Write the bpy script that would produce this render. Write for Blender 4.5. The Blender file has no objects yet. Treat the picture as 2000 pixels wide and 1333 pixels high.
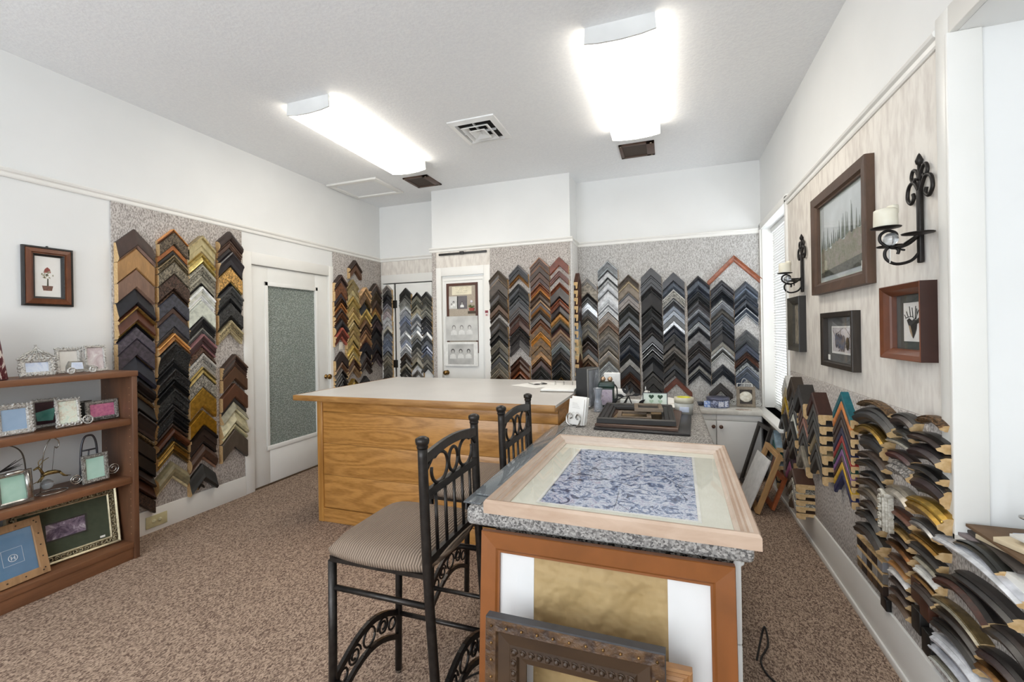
import bpy, bmesh, math, random
from mathutils import Matrix, Vector
random.seed(7)
PI = math.pi
scene = bpy.context.scene
C = scene.collection
# ---------------------------------------------------------------- camera
FPX, CX, CY, ROLL, YAW, EYE = 865.6, 1000.0, 647.5, -.0168, .3385, 1.43
_f = Vector((-math.sin(YAW), math.cos(YAW), 0)); _r = Vector((math.cos(YAW), math.sin(YAW), 0)); _u = Vector((0, 0, 1))
CR = math.cos(ROLL) * _r + math.sin(ROLL) * _u
CU = -math.sin(ROLL) * _r + math.cos(ROLL) * _u
cam = bpy.data.cameras.new('camera'); camo = bpy.data.objects.new('camera', cam); C.objects.link(camo)
cam.sensor_width = 36; cam.lens = 36 * FPX / 2000; cam.shift_y = -(666.5 - CY) / 2000; cam.clip_start = .02
camo.matrix_world = Matrix(((CR.x, CU.x, -_f.x, 0), (CR.y, CU.y, -_f.y, 0), (CR.z, CU.z, -_f.z, EYE), (0, 0, 0, 1)))
scene.camera = camo
# ---------------------------------------------------------------- world, daylight, exposure
w = bpy.data.worlds.new('sky'); scene.world = w; w.use_nodes = True
bg = w.node_tree.nodes['Background']; bg.inputs[0].default_value = (.86, .93, 1, 1); bg.inputs[1].default_value = 5.8
scene.view_settings.view_transform = 'Standard'; scene.view_settings.look = 'None'
scene.view_settings.exposure = 0.25; scene.view_settings.gamma = 1; scene.view_settings.use_curve_mapping = False
TUBE = 8.5     # emission of the fluorescent diffusers
def portal(x, y, z, sx, sy, rot):
    l = bpy.data.lights.new('window_portal', 'AREA'); l.shape = 'RECTANGLE'; l.size = sx; l.size_y = sy
    l.cycles.is_portal = True
    o = bpy.data.objects.new('window_portal', l); C.objects.link(o); o.location = (x, y, z); o.rotation_euler = rot
portal(1.85, .25, .78, .12, 3.1, (0, PI / 2, 0))            # right display bay
portal(-1.4, -2.1, 1.75, 4.0, 2.1, (PI / 2, 0, 0))           # street front behind the camera
portal(1.1, 4.47, 1.5, 1.7, .9, (0, PI / 2, 0))            # back right window
# ---------------------------------------------------------------- places on the room's planes, measured in the photograph (2000 x 1333)
XL, XR, ZC, ZR, YA, YM, YB, XP, XQ = -3.61, .892, 3.11, 2.375, 5.0, 4.66, 5.03, -.967, -2.63
def ray(x, y): return _f + CR * ((x - CX) / FPX) - CU * ((y - CY) / FPX)
def at_x(x, y, v): d = ray(x, y); t = v / d.x; return Vector((v, d.y * t, EYE + d.z * t))
def at_y(x, y, v): d = ray(x, y); t = v / d.y; return Vector((d.x * t, v, EYE + d.z * t))
def at_z(x, y, v): d = ray(x, y); t = (v - EYE) / d.z; return Vector((d.x * t, d.y * t, v))
# ---------------------------------------------------------------- materials
def lin(h):
    h = h.lstrip('#'); o = []
    for i in (0, 2, 4):
        c = int(h[i:i + 2], 16) / 255
        o.append(c / 12.92 if c <= .04045 else ((c + .055) / 1.055) ** 2.4)
    return (*o, 1)
MC = {}
def mat(hx, rough=.5, metal=0., style='noise', hx2=None, scale=20., bump=.0, stretch=(1, 1, 1), detail=3., spec=.5, coat=0., trans=0., emit=0., lo=.35, hi=.65, dist=.02):
    key = (hx, rough, metal, style, hx2, scale, bump, stretch, spec, coat, trans, emit, lo, hi)
    if key in MC: return MC[key]
    m = bpy.data.materials.new('surface_' + hx); MC[key] = m; m.use_nodes = True
    nt = m.node_tree; N = nt.nodes; L = nt.links; b = N['Principled BSDF']
    b.inputs['Roughness'].default_value = rough; b.inputs['Metallic'].default_value = metal
    b.inputs['Specular IOR Level'].default_value = spec; b.inputs['Coat Weight'].default_value = coat
    b.inputs['Transmission Weight'].default_value = trans
    c1 = lin(hx)
    if hx2: c2 = lin(hx2)
    else: c2 = (*[x * .86 for x in c1[:3]], 1)
    tc = N.new('ShaderNodeTexCoord'); mp = N.new('ShaderNodeMapping'); L.new(tc.outputs['Object'], mp.inputs[0])
    mp.inputs['Scale'].default_value = stretch
    if style == 'wood':
        n0 = N.new('ShaderNodeTexNoise'); n0.inputs['Scale'].default_value = scale * .25; n0.inputs['Detail'].default_value = 2
        L.new(mp.outputs[0], n0.inputs[0])
        n1 = N.new('ShaderNodeTexNoise'); n1.inputs['Scale'].default_value = scale; n1.inputs['Detail'].default_value = 6; n1.inputs['Distortion'].default_value = 1.2
        L.new(mp.outputs[0], n1.inputs[0])
        mx = N.new('ShaderNodeMath'); mx.operation = 'MULTIPLY_ADD'; L.new(n0.outputs[0], mx.inputs[0]); mx.inputs[1].default_value = .5
        sc = N.new('ShaderNodeMath'); sc.operation = 'MULTIPLY'; L.new(n1.outputs[0], sc.inputs[0]); sc.inputs[1].default_value = .5
        L.new(sc.outputs[0], mx.inputs[2]); fac = mx.outputs[0]
    elif style == 'oak':
        n1 = N.new('ShaderNodeTexNoise'); n1.inputs['Scale'].default_value = scale; n1.inputs['Detail'].default_value = 1.5; L.new(mp.outputs[0], n1.inputs[0])
        m1 = N.new('ShaderNodeMath'); m1.operation = 'MULTIPLY'; L.new(n1.outputs[0], m1.inputs[0]); m1.inputs[1].default_value = 70
        m2 = N.new('ShaderNodeMath'); m2.operation = 'SINE'; L.new(m1.outputs[0], m2.inputs[0])
        n2 = N.new('ShaderNodeTexNoise'); n2.inputs['Scale'].default_value = 60; n2.inputs['Detail'].default_value = 5; L.new(mp.outputs[0], n2.inputs[0])
        m3 = N.new('ShaderNodeMath'); m3.operation = 'MULTIPLY_ADD'; L.new(m2.outputs[0], m3.inputs[0]); m3.inputs[1].default_value = .22
        L.new(n2.outputs[0], m3.inputs[2]); fac = m3.outputs[0]
    elif style == 'loop':
        n1 = N.new('ShaderNodeTexVoronoi'); n1.inputs['Scale'].default_value = scale; L.new(mp.outputs[0], n1.inputs[0])
        sp = N.new('ShaderNodeSeparateColor'); L.new(n1.outputs['Color'], sp.inputs[0]); fac = sp.outputs[0]
    elif style == 'voro':
        n1 = N.new('ShaderNodeTexVoronoi'); n1.inputs['Scale'].default_value = scale; L.new(mp.outputs[0], n1.inputs[0]); fac = n1.outputs[0]
    elif style == 'wave':
        n1 = N.new('ShaderNodeTexWave'); n1.inputs['Scale'].default_value = scale; n1.inputs['Distortion'].default_value = detail * .1; L.new(mp.outputs[0], n1.inputs[0]); fac = n1.outputs[0]
    else:
        n1 = N.new('ShaderNodeTexNoise'); n1.inputs['Scale'].default_value = scale; n1.inputs['Detail'].default_value = detail; L.new(mp.outputs[0], n1.inputs[0]); fac = n1.outputs[0]
    cr = N.new('ShaderNodeValToRGB'); cr.color_ramp.elements[0].position = lo; cr.color_ramp.elements[1].position = hi
    cr.color_ramp.elements[0].color = c2; cr.color_ramp.elements[1].color = c1
    L.new(fac, cr.inputs[0]); L.new(cr.outputs[0], b.inputs['Base Color'])
    if bump:
        bp = N.new('ShaderNodeBump'); bp.inputs['Strength'].default_value = bump; bp.inputs['Distance'].default_value = dist
        L.new(fac, bp.inputs['Height']); L.new(bp.outputs[0], b.inputs['Normal'])
    if emit:
        L.new(cr.outputs[0], b.inputs['Emission Color']); b.inputs['Emission Strength'].default_value = emit
    return m
def glass_mat():
    if 'glass' in MC: return MC['glass']
    m = bpy.data.materials.new('picture_glass'); MC['glass'] = m; m.use_nodes = True
    nt = m.node_tree; N = nt.nodes; L = nt.links; N.remove(N['Principled BSDF'])
    t = N.new('ShaderNodeBsdfTransparent'); g = N.new('ShaderNodeBsdfGlossy'); g.inputs['Roughness'].default_value = .03
    f = N.new('ShaderNodeLayerWeight'); f.inputs[0].default_value = .5; x = N.new('ShaderNodeMixShader')
    p = N.new('ShaderNodeMath'); p.operation = 'POWER'; L.new(f.outputs['Facing'], p.inputs[0]); p.inputs[1].default_value = 4.
    q = N.new('ShaderNodeMath'); q.operation = 'MULTIPLY_ADD'; L.new(p.outputs[0], q.inputs[0]); q.inputs[1].default_value = .8; q.inputs[2].default_value = .045
    L.new(q.outputs[0], x.inputs[0]); L.new(t.outputs[0], x.inputs[1]); L.new(g.outputs[0], x.inputs[2])
    L.new(x.outputs[0], N['Material Output'].inputs[0]); return m
def paint_mat(ramp, scale=6., style='noise', detail=6., rough=.6, stretch=(1, 1, 1), dist=.8, kind='noise'):
    """print of a picture: several colours from a procedural texture"""
    key = ('paint', tuple(ramp), scale, stretch, kind)
    if key in MC: return MC[key]
    m = bpy.data.materials.new('print'); MC[key] = m; m.use_nodes = True
    nt = m.node_tree; N = nt.nodes; L = nt.links; b = N['Principled BSDF']; b.inputs['Roughness'].default_value = rough
    tc = N.new('ShaderNodeTexCoord'); mp = N.new('ShaderNodeMapping'); L.new(tc.outputs['Object'], mp.inputs[0]); mp.inputs['Scale'].default_value = stretch
    n1 = N.new('ShaderNodeTexNoise'); n1.inputs['Scale'].default_value = scale; n1.inputs['Detail'].default_value = detail
    n1.inputs['Distortion'].default_value = dist; n1.inputs['Roughness'].default_value = .7
    L.new(mp.outputs[0], n1.inputs[0])
    cr = N.new('ShaderNodeValToRGB'); e = cr.color_ramp.elements
    for i, (p, h) in enumerate(ramp):
        el = e[i] if i < 2 else e.new(p)
        el.position = p; el.color = lin(h)
    L.new(n1.outputs[0], cr.inputs[0]); L.new(cr.outputs[0], b.inputs['Base Color']); return m
# ---------------------------------------------------------------- mesh helpers
class MB:
    def __init__(s): s.v = []; s.f = []; s.m = []; s.sm = []
    def add(s, vs, fs, mi=0, smooth=False):
        k = len(s.v); s.v += [tuple(v) for v in vs]
        for f in fs: s.f.append([i + k for i in f]); s.m.append(mi); s.sm.append(smooth)
        return s
    def box(s, x0, x1, y0, y1, z0, z1, mi=0, R=None):
        vs = [Vector((x, y, z)) for x in (x0, x1) for y in (y0, y1) for z in (z0, z1)]
        if R is not None: vs = [R @ v for v in vs]
        return s.add(vs, [(0, 1, 3, 2), (4, 6, 7, 5), (0, 4, 5, 1), (2, 3, 7, 6), (0, 2, 6, 4), (1, 5, 7, 3)], mi)
    def rbox(s, x0, x1, y0, y1, z0, z1, r=.005, mi=0, R=None, seg=2):
        bm = bmesh.new(); bmesh.ops.create_cube(bm, size=1)
        for v in bm.verts: v.co = Vector(((x0 + x1) / 2 + v.co.x * (x1 - x0), (y0 + y1) / 2 + v.co.y * (y1 - y0), (z0 + z1) / 2 + v.co.z * (z1 - z0)))
        bmesh.ops.bevel(bm, geom=bm.edges[:], offset=r, segments=seg, profile=.5, affect='EDGES')
        bm.verts.index_update()
        vs = [v.co.copy() for v in bm.verts]
        if R is not None: vs = [R @ v for v in vs]
        s.add(vs, [[v.index for v in f.verts] for f in bm.faces], mi, True); bm.free(); return s
    def tube(s, pts, r, n=8, mi=0, closed=False, sm=True, cap=True):
        pts = [Vector(p) for p in pts]; k = len(pts); rr = r if isinstance(r, (list, tuple)) else [r] * k
        t0 = (pts[1] - pts[0]).normalized(); up = Vector((0, 0, 1)) if abs(t0.z) < .9 else Vector((1, 0, 0))
        nrm = t0.cross(up).normalized(); vs = []; prev = t0
        for i, p in enumerate(pts):
            a = pts[i - 1] if (i or closed) else p; b = pts[(i + 1) % k] if (i < k - 1 or closed) else p
            t = (b - a).normalized(); ax = prev.cross(t)
            if ax.length > 1e-6: nrm = Matrix.Rotation(prev.angle(t), 3, ax.normalized()) @ nrm
            nrm = (nrm - t * nrm.dot(t)).normalized(); bn = t.cross(nrm); prev = t
            for j in range(n): vs.append(p + (nrm * math.cos(2 * PI * j / n) + bn * math.sin(2 * PI * j / n)) * rr[i])
        fs = []
        for i in range(k if closed else k - 1):
            for j in range(n):
                a = i * n + j; b = i * n + (j + 1) % n; c = ((i + 1) % k) * n + (j + 1) % n; d = ((i + 1) % k) * n + j
                fs.append((a, b, c, d))
        if cap and not closed: fs += [tuple(range(n))[::-1], tuple((k - 1) * n + j for j in range(n))]
        return s.add(vs, fs, mi, sm)
    def lathe(s, prof, n=20, mi=0, M=None, sm=True):
        vs = []
        for (r, z) in prof:
            for j in range(n): vs.append(Vector((r * math.cos(2 * PI * j / n), r * math.sin(2 * PI * j / n), z)))
        if M is not None: vs = [M @ v for v in vs]
        fs = [(i * n + j, i * n + (j + 1) % n, (i + 1) * n + (j + 1) % n, (i + 1) * n + j) for i in range(len(prof) - 1) for j in range(n)]
        fs += [tuple(range(n))[::-1], tuple((len(prof) - 1) * n + j for j in range(n))]
        return s.add(vs, fs, mi, sm)
    def prism(s, poly, d0, d1, axis='y', mi=0, M=None):
        """poly of (a,b) pairs extruded along axis between d0 and d1; axis y: (x,z); x: (y,z); z: (x,y)"""
        def P(a, b, d): return Vector((a, d, b)) if axis == 'y' else (Vector((d, a, b)) if axis == 'x' else Vector((a, b, d)))
        n = len(poly); vs = [P(a, b, d0) for a, b in poly] + [P(a, b, d1) for a, b in poly]
        if M is not None: vs = [M @ v for v in vs]
        fs = [tuple(range(n)), tuple(range(n, 2 * n))[::-1]] + [(i, i + n, (i + 1) % n + n, (i + 1) % n) for i in range(n)]
        return s.add(vs, fs, mi)
    def ball(s, c, r, n=8, mi=0, sz=1.):
        vs = []; fs = []; c = Vector(c)
        for i in range(n // 2 + 1):
            t = PI * i / (n // 2)
            for j in range(n): vs.append(c + Vector((r * math.sin(t) * math.cos(2 * PI * j / n), r * math.sin(t) * math.sin(2 * PI * j / n), r * sz * math.cos(t))))
        for i in range(n // 2):
            for j in range(n): fs.append((i * n + j, (i + 1) * n + j, (i + 1) * n + (j + 1) % n, i * n + (j + 1) % n))
        return s.add(vs, fs, mi, True)
    def ring(s, w, h, prof, mids=None, x=0., z=0., y=0.):
        """mitred rectangular frame in the XZ plane facing -Y: prof = [(inset, out)], centred on x, bottom at z"""
        vs = []
        for (i, o) in prof:
            for (a, b) in ((-w / 2 + i, i), (w / 2 - i, i), (w / 2 - i, h - i), (-w / 2 + i, h - i)): vs.append((x + a, y - o, z + b))
        k = len(s.v); s.v += vs
        for p in range(len(prof) - 1):
            for j in range(4):
                s.f.append([k + p * 4 + j, k + p * 4 + (j + 1) % 4, k + (p + 1) * 4 + (j + 1) % 4, k + (p + 1) * 4 + j]); s.m.append(mids[p] if mids else 0); s.sm.append(False)
        return s
    def build(s, name, mats, parent=None, M=None):
        me = bpy.data.meshes.new(name); me.from_pydata(s.v, [], s.f)
        if not isinstance(mats, (list, tuple)): mats = [mats]
        for m in mats: me.materials.append(m)
        for p, mi, sm in zip(me.polygons, s.m, s.sm): p.material_index = min(mi, len(mats) - 1); p.use_smooth = sm
        bm = bmesh.new(); bm.from_mesh(me); bmesh.ops.recalc_face_normals(bm, faces=bm.faces); bm.to_mesh(me); bm.free()
        o = bpy.data.objects.new(name, me); C.objects.link(o)
        if parent is not None: o.parent = parent
        if M is not None: o.matrix_local = M
        return o
def tag(o, label=None, cat=None, group=None, kind=None):
    if label: o['label'] = label
    if cat: o['category'] = cat
    if group: o['group'] = group
    if kind: o['kind'] = kind
    return o
def thing(name, label, cat, loc=(0, 0, 0), rz=0, group=None):
    o = bpy.data.objects.new(name, None); C.objects.link(o); o.location = loc; o.rotation_euler = (0, 0, rz); o.empty_display_size = .05
    return tag(o, label, cat, group)
def struct(o): o['kind'] = 'structure'; return o
def bx(*a): return MB().box(*a)
def copy_tree(o, parent=None):
    c = o.copy(); C.objects.link(c)
    if parent is not None: c.parent = parent
    for ch in [x for x in bpy.data.objects if x.parent == o]: copy_tree(ch, c)
    return c
def smooth(pts, n=6):
    """Catmull-Rom through the points"""
    P = [Vector(p) for p in pts]; out = []
    for i in range(len(P) - 1):
        a = P[max(i - 1, 0)]; b = P[i]; c = P[i + 1]; d = P[min(i + 2, len(P) - 1)]
        for k in range(n):
            t = k / n; out.append(.5 * ((2 * b) + (c - a) * t + (2 * a - 5 * b + 4 * c - d) * t * t + (3 * b - a - 3 * c + d) * t ** 3))
    out.append(P[-1]); return out
def spiral(cx, cz, r0, r1, a0, a1, n=24, y=0.):
    return [Vector((cx + (r0 + (r1 - r0) * i / n) * math.cos(a0 + (a1 - a0) * i / n), y, cz + (r0 + (r1 - r0) * i / n) * math.sin(a0 + (a1 - a0) * i / n))) for i in range(n + 1)]
def text_mesh(fc, m, name='lettering'):
    o = bpy.data.objects.new('font_source', fc); C.objects.link(o); bpy.context.view_layer.update()
    me = bpy.data.meshes.new_from_object(o.evaluated_get(bpy.context.evaluated_depsgraph_get())); bpy.data.objects.remove(o)
    me.materials.clear(); me.materials.append(m)
    r = bpy.data.objects.new(name, me); C.objects.link(r); return r
WHITE = mat('eceae6', .5, hx2='e6e4e0', scale=3)
TRIM = mat('f1efea', .35, hx2='eceae4', scale=3)
# ================================================================ the room
M_CARPET = mat('b8a08c', .95, hx2='68554a', scale=185, style='loop', bump=.35, stretch=(1.1, .62, 1), detail=2, lo=.1, hi=.9, spec=.1, dist=.006)
M_CEIL = mat('f5f6f6', .8, hx2='f0f1f2', scale=60, bump=.12, detail=4, spec=.2)
M_WALL = mat('eeeeec', .55, hx2='eaeae8', scale=2, spec=.3)
M_FAB = mat('cdc6c0', .95, hx2='8f8781', scale=150, stretch=(1, 1, .45), bump=.3, detail=2, lo=.36, hi=.62, spec=.1, dist=.004)
M_FABW = mat('cfcdca', .95, hx2='a09c98', scale=150, stretch=(1, 1, .4), bump=.3, detail=2, lo=.36, hi=.62, spec=.1, dist=.004)
M_PAPER = mat('eae4db', .8, hx2='d6cec5', scale=30, stretch=(1, 1, .3), bump=.25, detail=6, lo=.32, hi=.6, spec=.2, dist=.004)
YF = -2.0
T = .15
struct(bx(XL - 1.3, 2.0, YF - .2, YB + .9, -.1, 0).build('floor', M_CARPET))
struct(bx(XL - .2, XR + .2, YF - .2, YB + .3, ZC, ZC + .1).build('ceiling', M_CEIL))
# left wall with the glass door opening
wl = MB(); wl.box(XL - T, XL, YF, 3.045, 0, ZC); wl.box(XL - T, XL, 4.03, YA + .2, 0, ZC); wl.box(XL - T, XL, 3.045, 4.03, 2.09, ZC)
wall_left = struct(wl.build('wall_left', M_WALL))
# back wall of the alcove with an opening, bump-out closet wall, back wall at the right
wa = MB(); wa.box(XL, -3.56, YA, YA + .12, 0, ZC); wa.box(-2.82, XQ + .1, YA, YA + .12, 0, ZC); wa.box(-3.56, -2.82, YA, YA + .12, 2.09, ZC)
wall_alcove = struct(wa.build('wall_alcove', M_WALL))
wm = MB(); wm.box(XQ, -2.51, YM, YM + .09, 0, ZC); wm.box(-1.965, XP, YM, YM + .09, 0, ZC); wm.box(-2.51, -1.965, YM, YM + .09, 2.09, ZC)
wm.box(XQ, XQ + .09, YM + .09, YA, 0, ZC); wm.box(XP - .09, XP, YM + .09, YB, 0, ZC)
wall_middle = struct(wm.build('wall_middle', M_WALL))
wall_back = struct(bx(XP - .09, XR + T, YB, YB + .12, 0, ZC).build('wall_back', M_WALL))
# right wall with the blind window and the display bay
BW0, BW1, BWZ0, BWZ1 = 4.0, 4.985, .635, 2.40
DB1, DBZ0, DBZ1 = 1.83, .75, 2.37
wr = MB()
wr.box(XR, XR + .18, BW1, YB, 0, ZC); wr.box(XR, XR + .18, DB1, BW0, 0, ZC)
wr.box(XR, XR + .18, BW0, BW1, 0, BWZ0); wr.box(XR, XR + .18, BW0, BW1, BWZ1, ZC)
wr.box(XR, XR + .18, YF, DB1, DBZ1, ZC); wr.box(XR, XR + .18, YF, DB1, 0, DBZ0 - .03); wr.box(XR, XR + .18, YF, -1.3, DBZ0 - .03, DBZ1)
wall_right = struct(wr.build('wall_right', M_WALL))
# street front behind the camera: two wide shop windows
wf = MB(); wf.box(XL, XR, YF - .15, YF, 0, .6); wf.box(XL, XR, YF - .15, YF, 2.75, ZC)
for a, b in ((XL, -3.3), (-1.55, -1.25), (.5, XR)): wf.box(a, b, YF - .15, YF, .6, 2.75)
wall_front = struct(wf.build('wall_front', M_WALL))
# display bay on the right: jambs, soffit, deck, outer glass frame
bay = MB(); bay.box(XR + .18, 1.8, DB1, DB1 + .06, DBZ0 - .1, DBZ1 + .1); bay.box(XR + .18, 1.8, -1.36, -1.3, DBZ0 - .1, DBZ1 + .1)
bay.box(XR + .18, 1.8, -1.3, DB1, DBZ1, DBZ1 + .06)
window_2 = struct(bay.build('window_2', M_WALL))
bx(XR - .03, 1.8, -1.3, DB1, DBZ0 - .03, DBZ0).build('window_sill', TRIM, window_2)
wfr = MB()
for y0 in (-1.3, -.25, .75, 1.78): wfr.box(1.72, 1.78, y0, y0 + .05, DBZ0, DBZ1)
wfr.box(1.72, 1.78, -1.3, DB1, DBZ0, DBZ0 + .05); wfr.box(1.72, 1.78, -1.3, DB1, DBZ1 - .05, DBZ1)
wfr.build('window_frame', TRIM, window_2)
bx(1.70, 1.71, -1.3, DB1, DBZ0 + .05, DBZ1).build('bay_light_block', mat('f2f2f0', .7), window_2)  # unseen opaque panel, added to hold back daylight from the bay
cs = MB(); cs.rbox(XR - .022, XR, DB1, DB1 + .072, DBZ0 - .02, DBZ1 + .09, .003); cs.rbox(XR - .022, XR, -1.4, DB1, DBZ1, DBZ1 + .09, .003); cs.rbox(XR - .03, XR + .06, DB1 - .012, DB1 + .004, DBZ0 - .02, DBZ1, .003)
cs.build('window_casing', TRIM, window_2)
# back right window with venetian blind
window_1 = struct(bx(XR + .001, XR + .17, BW1 - .012, BW1 + .02, BWZ0, BWZ1).build('window_1', TRIM))
c = MB()
c.rbox(XR - .018, XR + .0, BW0 - .055, BW0, BWZ0 - .02, BWZ1 + .05, .003); c.rbox(XR - .018, XR, BW1, YB - .005, BWZ0 - .02, BWZ1 + .05, .003)
c.rbox(XR - .018, XR, BW0 - .055, YB - .005, BWZ1, BWZ1 + .06, .003); c.build('window_casing', TRIM, window_1)
MB().rbox(XR - .09, XR + .18, BW0 - .08, YB - .01, BWZ0 - .03, BWZ0, .004).build('window_sill', TRIM, window_1)
c = MB(); c.box(XR + .135, XR + .17, BW1 - .05, BW1, BWZ0, BWZ1); c.box(XR + .135, XR + .17, BW0, BW0 + .05, BWZ0, BWZ1); c.box(XR + .135, XR + .17, BW0, BW1, BWZ1 - .06, BWZ1); c.box(XR + .135, XR + .17, BW0, BW1, BWZ0, BWZ0 + .05)
c.build('window_frame', TRIM, window_1)
bx(XR + .155, XR + .158, BW0 + .05, BW1 - .05, BWZ0 + .05, BWZ1 - .06).build('pane', glass_mat(), window_1)
bl = thing('window_blind', 'white slatted venetian blind in the window by the back corner', 'blind', (XR + .1, (BW0 + BW1) / 2, BWZ1))
M_SLAT = mat('f6f6f4', .5, hx2='f2f2f0', scale=2)
bx(-.02, .02, -.49, .49, -.046, -.0).build('headrail', M_SLAT, bl)
sl = MB(); sl.add([(-.007, -.488, .013), (.001, -.488, .001), (.007, -.488, -.013), (-.007, .488, .013), (.001, .488, .001), (.007, .488, -.013)], [(0, 1, 4, 3), (1, 2, 5, 4)])
s0 = None
for i in range(68):
    if s0 is None: s0 = sl.build('slat', M_SLAT, bl); o = s0
    else: o = s0.copy(); C.objects.link(o)
    o.location = (0, 0, -.06 - i * .0252)
bx(-.012, .012, -.488, .488, -1.764, -1.75).build('bottom_rail', M_SLAT, bl)
MB().tube([(-.02, -.4, -.05), (-.022, -.4, -1.0)], .003, 6).build('tilt_wand', M_SLAT, bl)
# picture rails
k = 0
def rail(pts):
    global k; k += 1
    m = MB()
    for (x0, x1, y0, y1, dx, dy) in pts:
        m.box(x0, x1, y0, y1, ZR, ZR + .035)
        m.box(x0 + (dx < 0) * -.0, x1, y0, y1, ZR + .035, ZR + .04)
    return m
def rail_run(n, a, b, axis, face, sgn):
    """moulded rail along axis from a to b on the wall face, standing out along sgn"""
    pr = [(0, 0), (.012, 0), (.016, .008), (.016, .026), (.026, .034), (.03, .044), (.026, .052), (0, .055)]
    m = MB(); poly = [(face + sgn * d, ZR + z) for d, z in pr]
    m.prism(poly, a, b, 'y' if axis == 'y' else 'x')
    return struct(m.build('trim_%d' % n, TRIM))
rail_run(1, YF, YA, 'y', XL, 1); rail_run(2, XL, XQ, 'x', YA, -1); rail_run(3, XQ - .03, XP + .03, 'x', YM, -1)
rail_run(4, XP, XR, 'x', YB, -1); rail_run(5, DB1 + .072, BW0 - .055, 'y', XR, -1)
rail_run(6, YM, YB, 'y', XP, 1); rail_run(7, YM, YA, 'y', XQ, -1)
# baseboards
def base(n, m): return struct(m.build('baseboard_' + n, TRIM))
def bb(x0, x1, y0, y1, h=.17): return MB().rbox(x0, x1, y0, y1, -.005, h, .004)
base('left', bb(XL, XL + .02, YF, 2.952)); base('alcove', bb(XL, XL + .02, 4.1, YA)); base('back', bb(XP, XR, YB - .02, YB))
m = bb(XR - .022, XR, YF, YB - .02, .205); m.rbox(XR - .03, XR, YF, YB - .02, -.005, .03, .004); base('right', m); base('middle', bb(-1.89, XP, YM - .02, YM))
# fabric display boards and the textured paper
def board(nm, par, m, *b): return MB().rbox(*b, .003).build(nm, m, par)
board('fabric_panel', wall_left, M_FAB, XL, XL + .012, 1.962, 2.953, .17, ZR)
board('fabric_panel', wall_left, M_FAB, XL, XL + .012, 4.1, YA, 0, ZR)
board('paper_panel', wall_alcove, M_PAPER, XL + .02, XQ, YA - .008, YA, 2.2, ZR)
board('fabric_panel', wall_middle, M_FAB, -1.888, XP, YM - .012, YM, .17, ZR)
board('fabric_panel', wall_middle, M_FAB, XQ, -2.575, YM - .012, YM, 0, ZR)
board('paper_panel', wall_middle, M_PAPER, -2.575, -1.888, YM - .008, YM, 2.19, ZR)
board('fabric_panel', wall_middle, mat('eceae7', .95, hx2='d2cfcc', scale=150, stretch=(1, 1, .4), bump=.3, detail=2, lo=.36, hi=.62, spec=.1, dist=.004), XP, XP + .012, YM, YB, .17, ZR)  # lighter copy of the board fabric, window light painted into its colour
board('fabric_panel', wall_back, M_FABW, XP + .012, XR - .018, YB - .012, YB, .17, ZR)
board('paper_panel', wall_right, M_PAPER, XR - .006, XR, DB1 + .072, BW0 - .055, 1.09, ZR)
board('fabric_panel', wall_right, M_FAB, XR - .012, XR, DB1 + .072, YB - .03, .2, .61)
board('fabric_panel', wall_right, M_FAB, XR - .012, XR, DB1 + .072, BW0 - .08, .6, 1.09)
board('fabric_panel', wall_right, M_FAB, XR - .012, XR, YF, DB1 + .08, .2, DBZ0 - .03)
# ---------------------------------------------------------------- doors
M_DOOR = mat('efeee9', .4, hx2='eae9e4', scale=3)
M_BRASS = mat('9a7a4a', .3, 1., hx2='7a5c34', scale=30)
M_STEEL = mat('6d6a60', .4, 1., hx2='55534c', scale=40)
M_FROST = mat('b9c2ba', .2, hx2='8d988f', style='voro', scale=75, bump=1., stretch=(1, 1, 1.2), trans=.3, dist=.01)
d1 = thing('door_1', 'white half-glazed door with frosted glass', 'door', (XL - .02, 3.045, 0)); struct(d1)
lf = MB(); W1 = .985
lf.rbox(-.03, .01, .004, .19, .012, 2.085, .003); lf.rbox(-.03, .01, .80, W1 - .004, .012, 2.085, .003)
lf.rbox(-.03, .01, .19, .80, .012, .36, .003); lf.rbox(-.03, .01, .19, .80, 1.91, 2.085, .003); lf.build('leaf', M_DOOR, d1)
bd = MB(); bd.rbox(.004, .018, .155, .19, .335, 1.945, .003); bd.rbox(.004, .018, .80, .83, .335, 1.945, .003); bd.rbox(.004, .02, .155, .83, .33, .372, .004); bd.rbox(.004, .018, .155, .83, 1.905, 1.945, .003)
bd.build('bead', M_DOOR, d1)
bx(-.012, -.006, .19, .80, .36, 1.91).build('pane', M_FROST, d1)
KM = Matrix.Translation((.01, .94, .958)) @ Matrix.Rotation(PI / 2, 4, 'Y')
MB().lathe([(.0, .0), (.026, 0), (.026, .006), (.01, .012), (.01, .03), (.022, .036), (.03, .048), (.027, .062), (.012, .07), (0, .07)], 16, 0, KM).build('knob', M_BRASS, d1)
for z in (.32, 1.06, 1.80): MB().tube([(.014, .004, z), (.014, .004, z + .09)], .007, 8).rbox(.0, .012, -.004, .018, z, z + .09, .002).build('hinge', M_STEEL, d1)
cas = MB(); cas.rbox(XL, XL + .018, 2.953, 3.045, 0, 2.2, .003); cas.rbox(XL, XL + .018, 4.03, 4.098, 0, 2.2, .003); cas.rbox(XL, XL + .016, 3.045, 4.03, 2.09, 2.2, .003)
cas.box(XL - .08, XL, 3.03, 3.047, 0, 2.1); cas.box(XL - .08, XL, 4.028, 4.045, 0, 2.1); cas.box(XL - .08, XL, 3.045, 4.03, 2.088, 2.1)
struct(cas.build('trim_8', TRIM))
struct(bx(XL - .06, XL, 3.05, 4.03, .0, .012).build('trim_9', mat('5a4632', .6, scale=30)))
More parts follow.
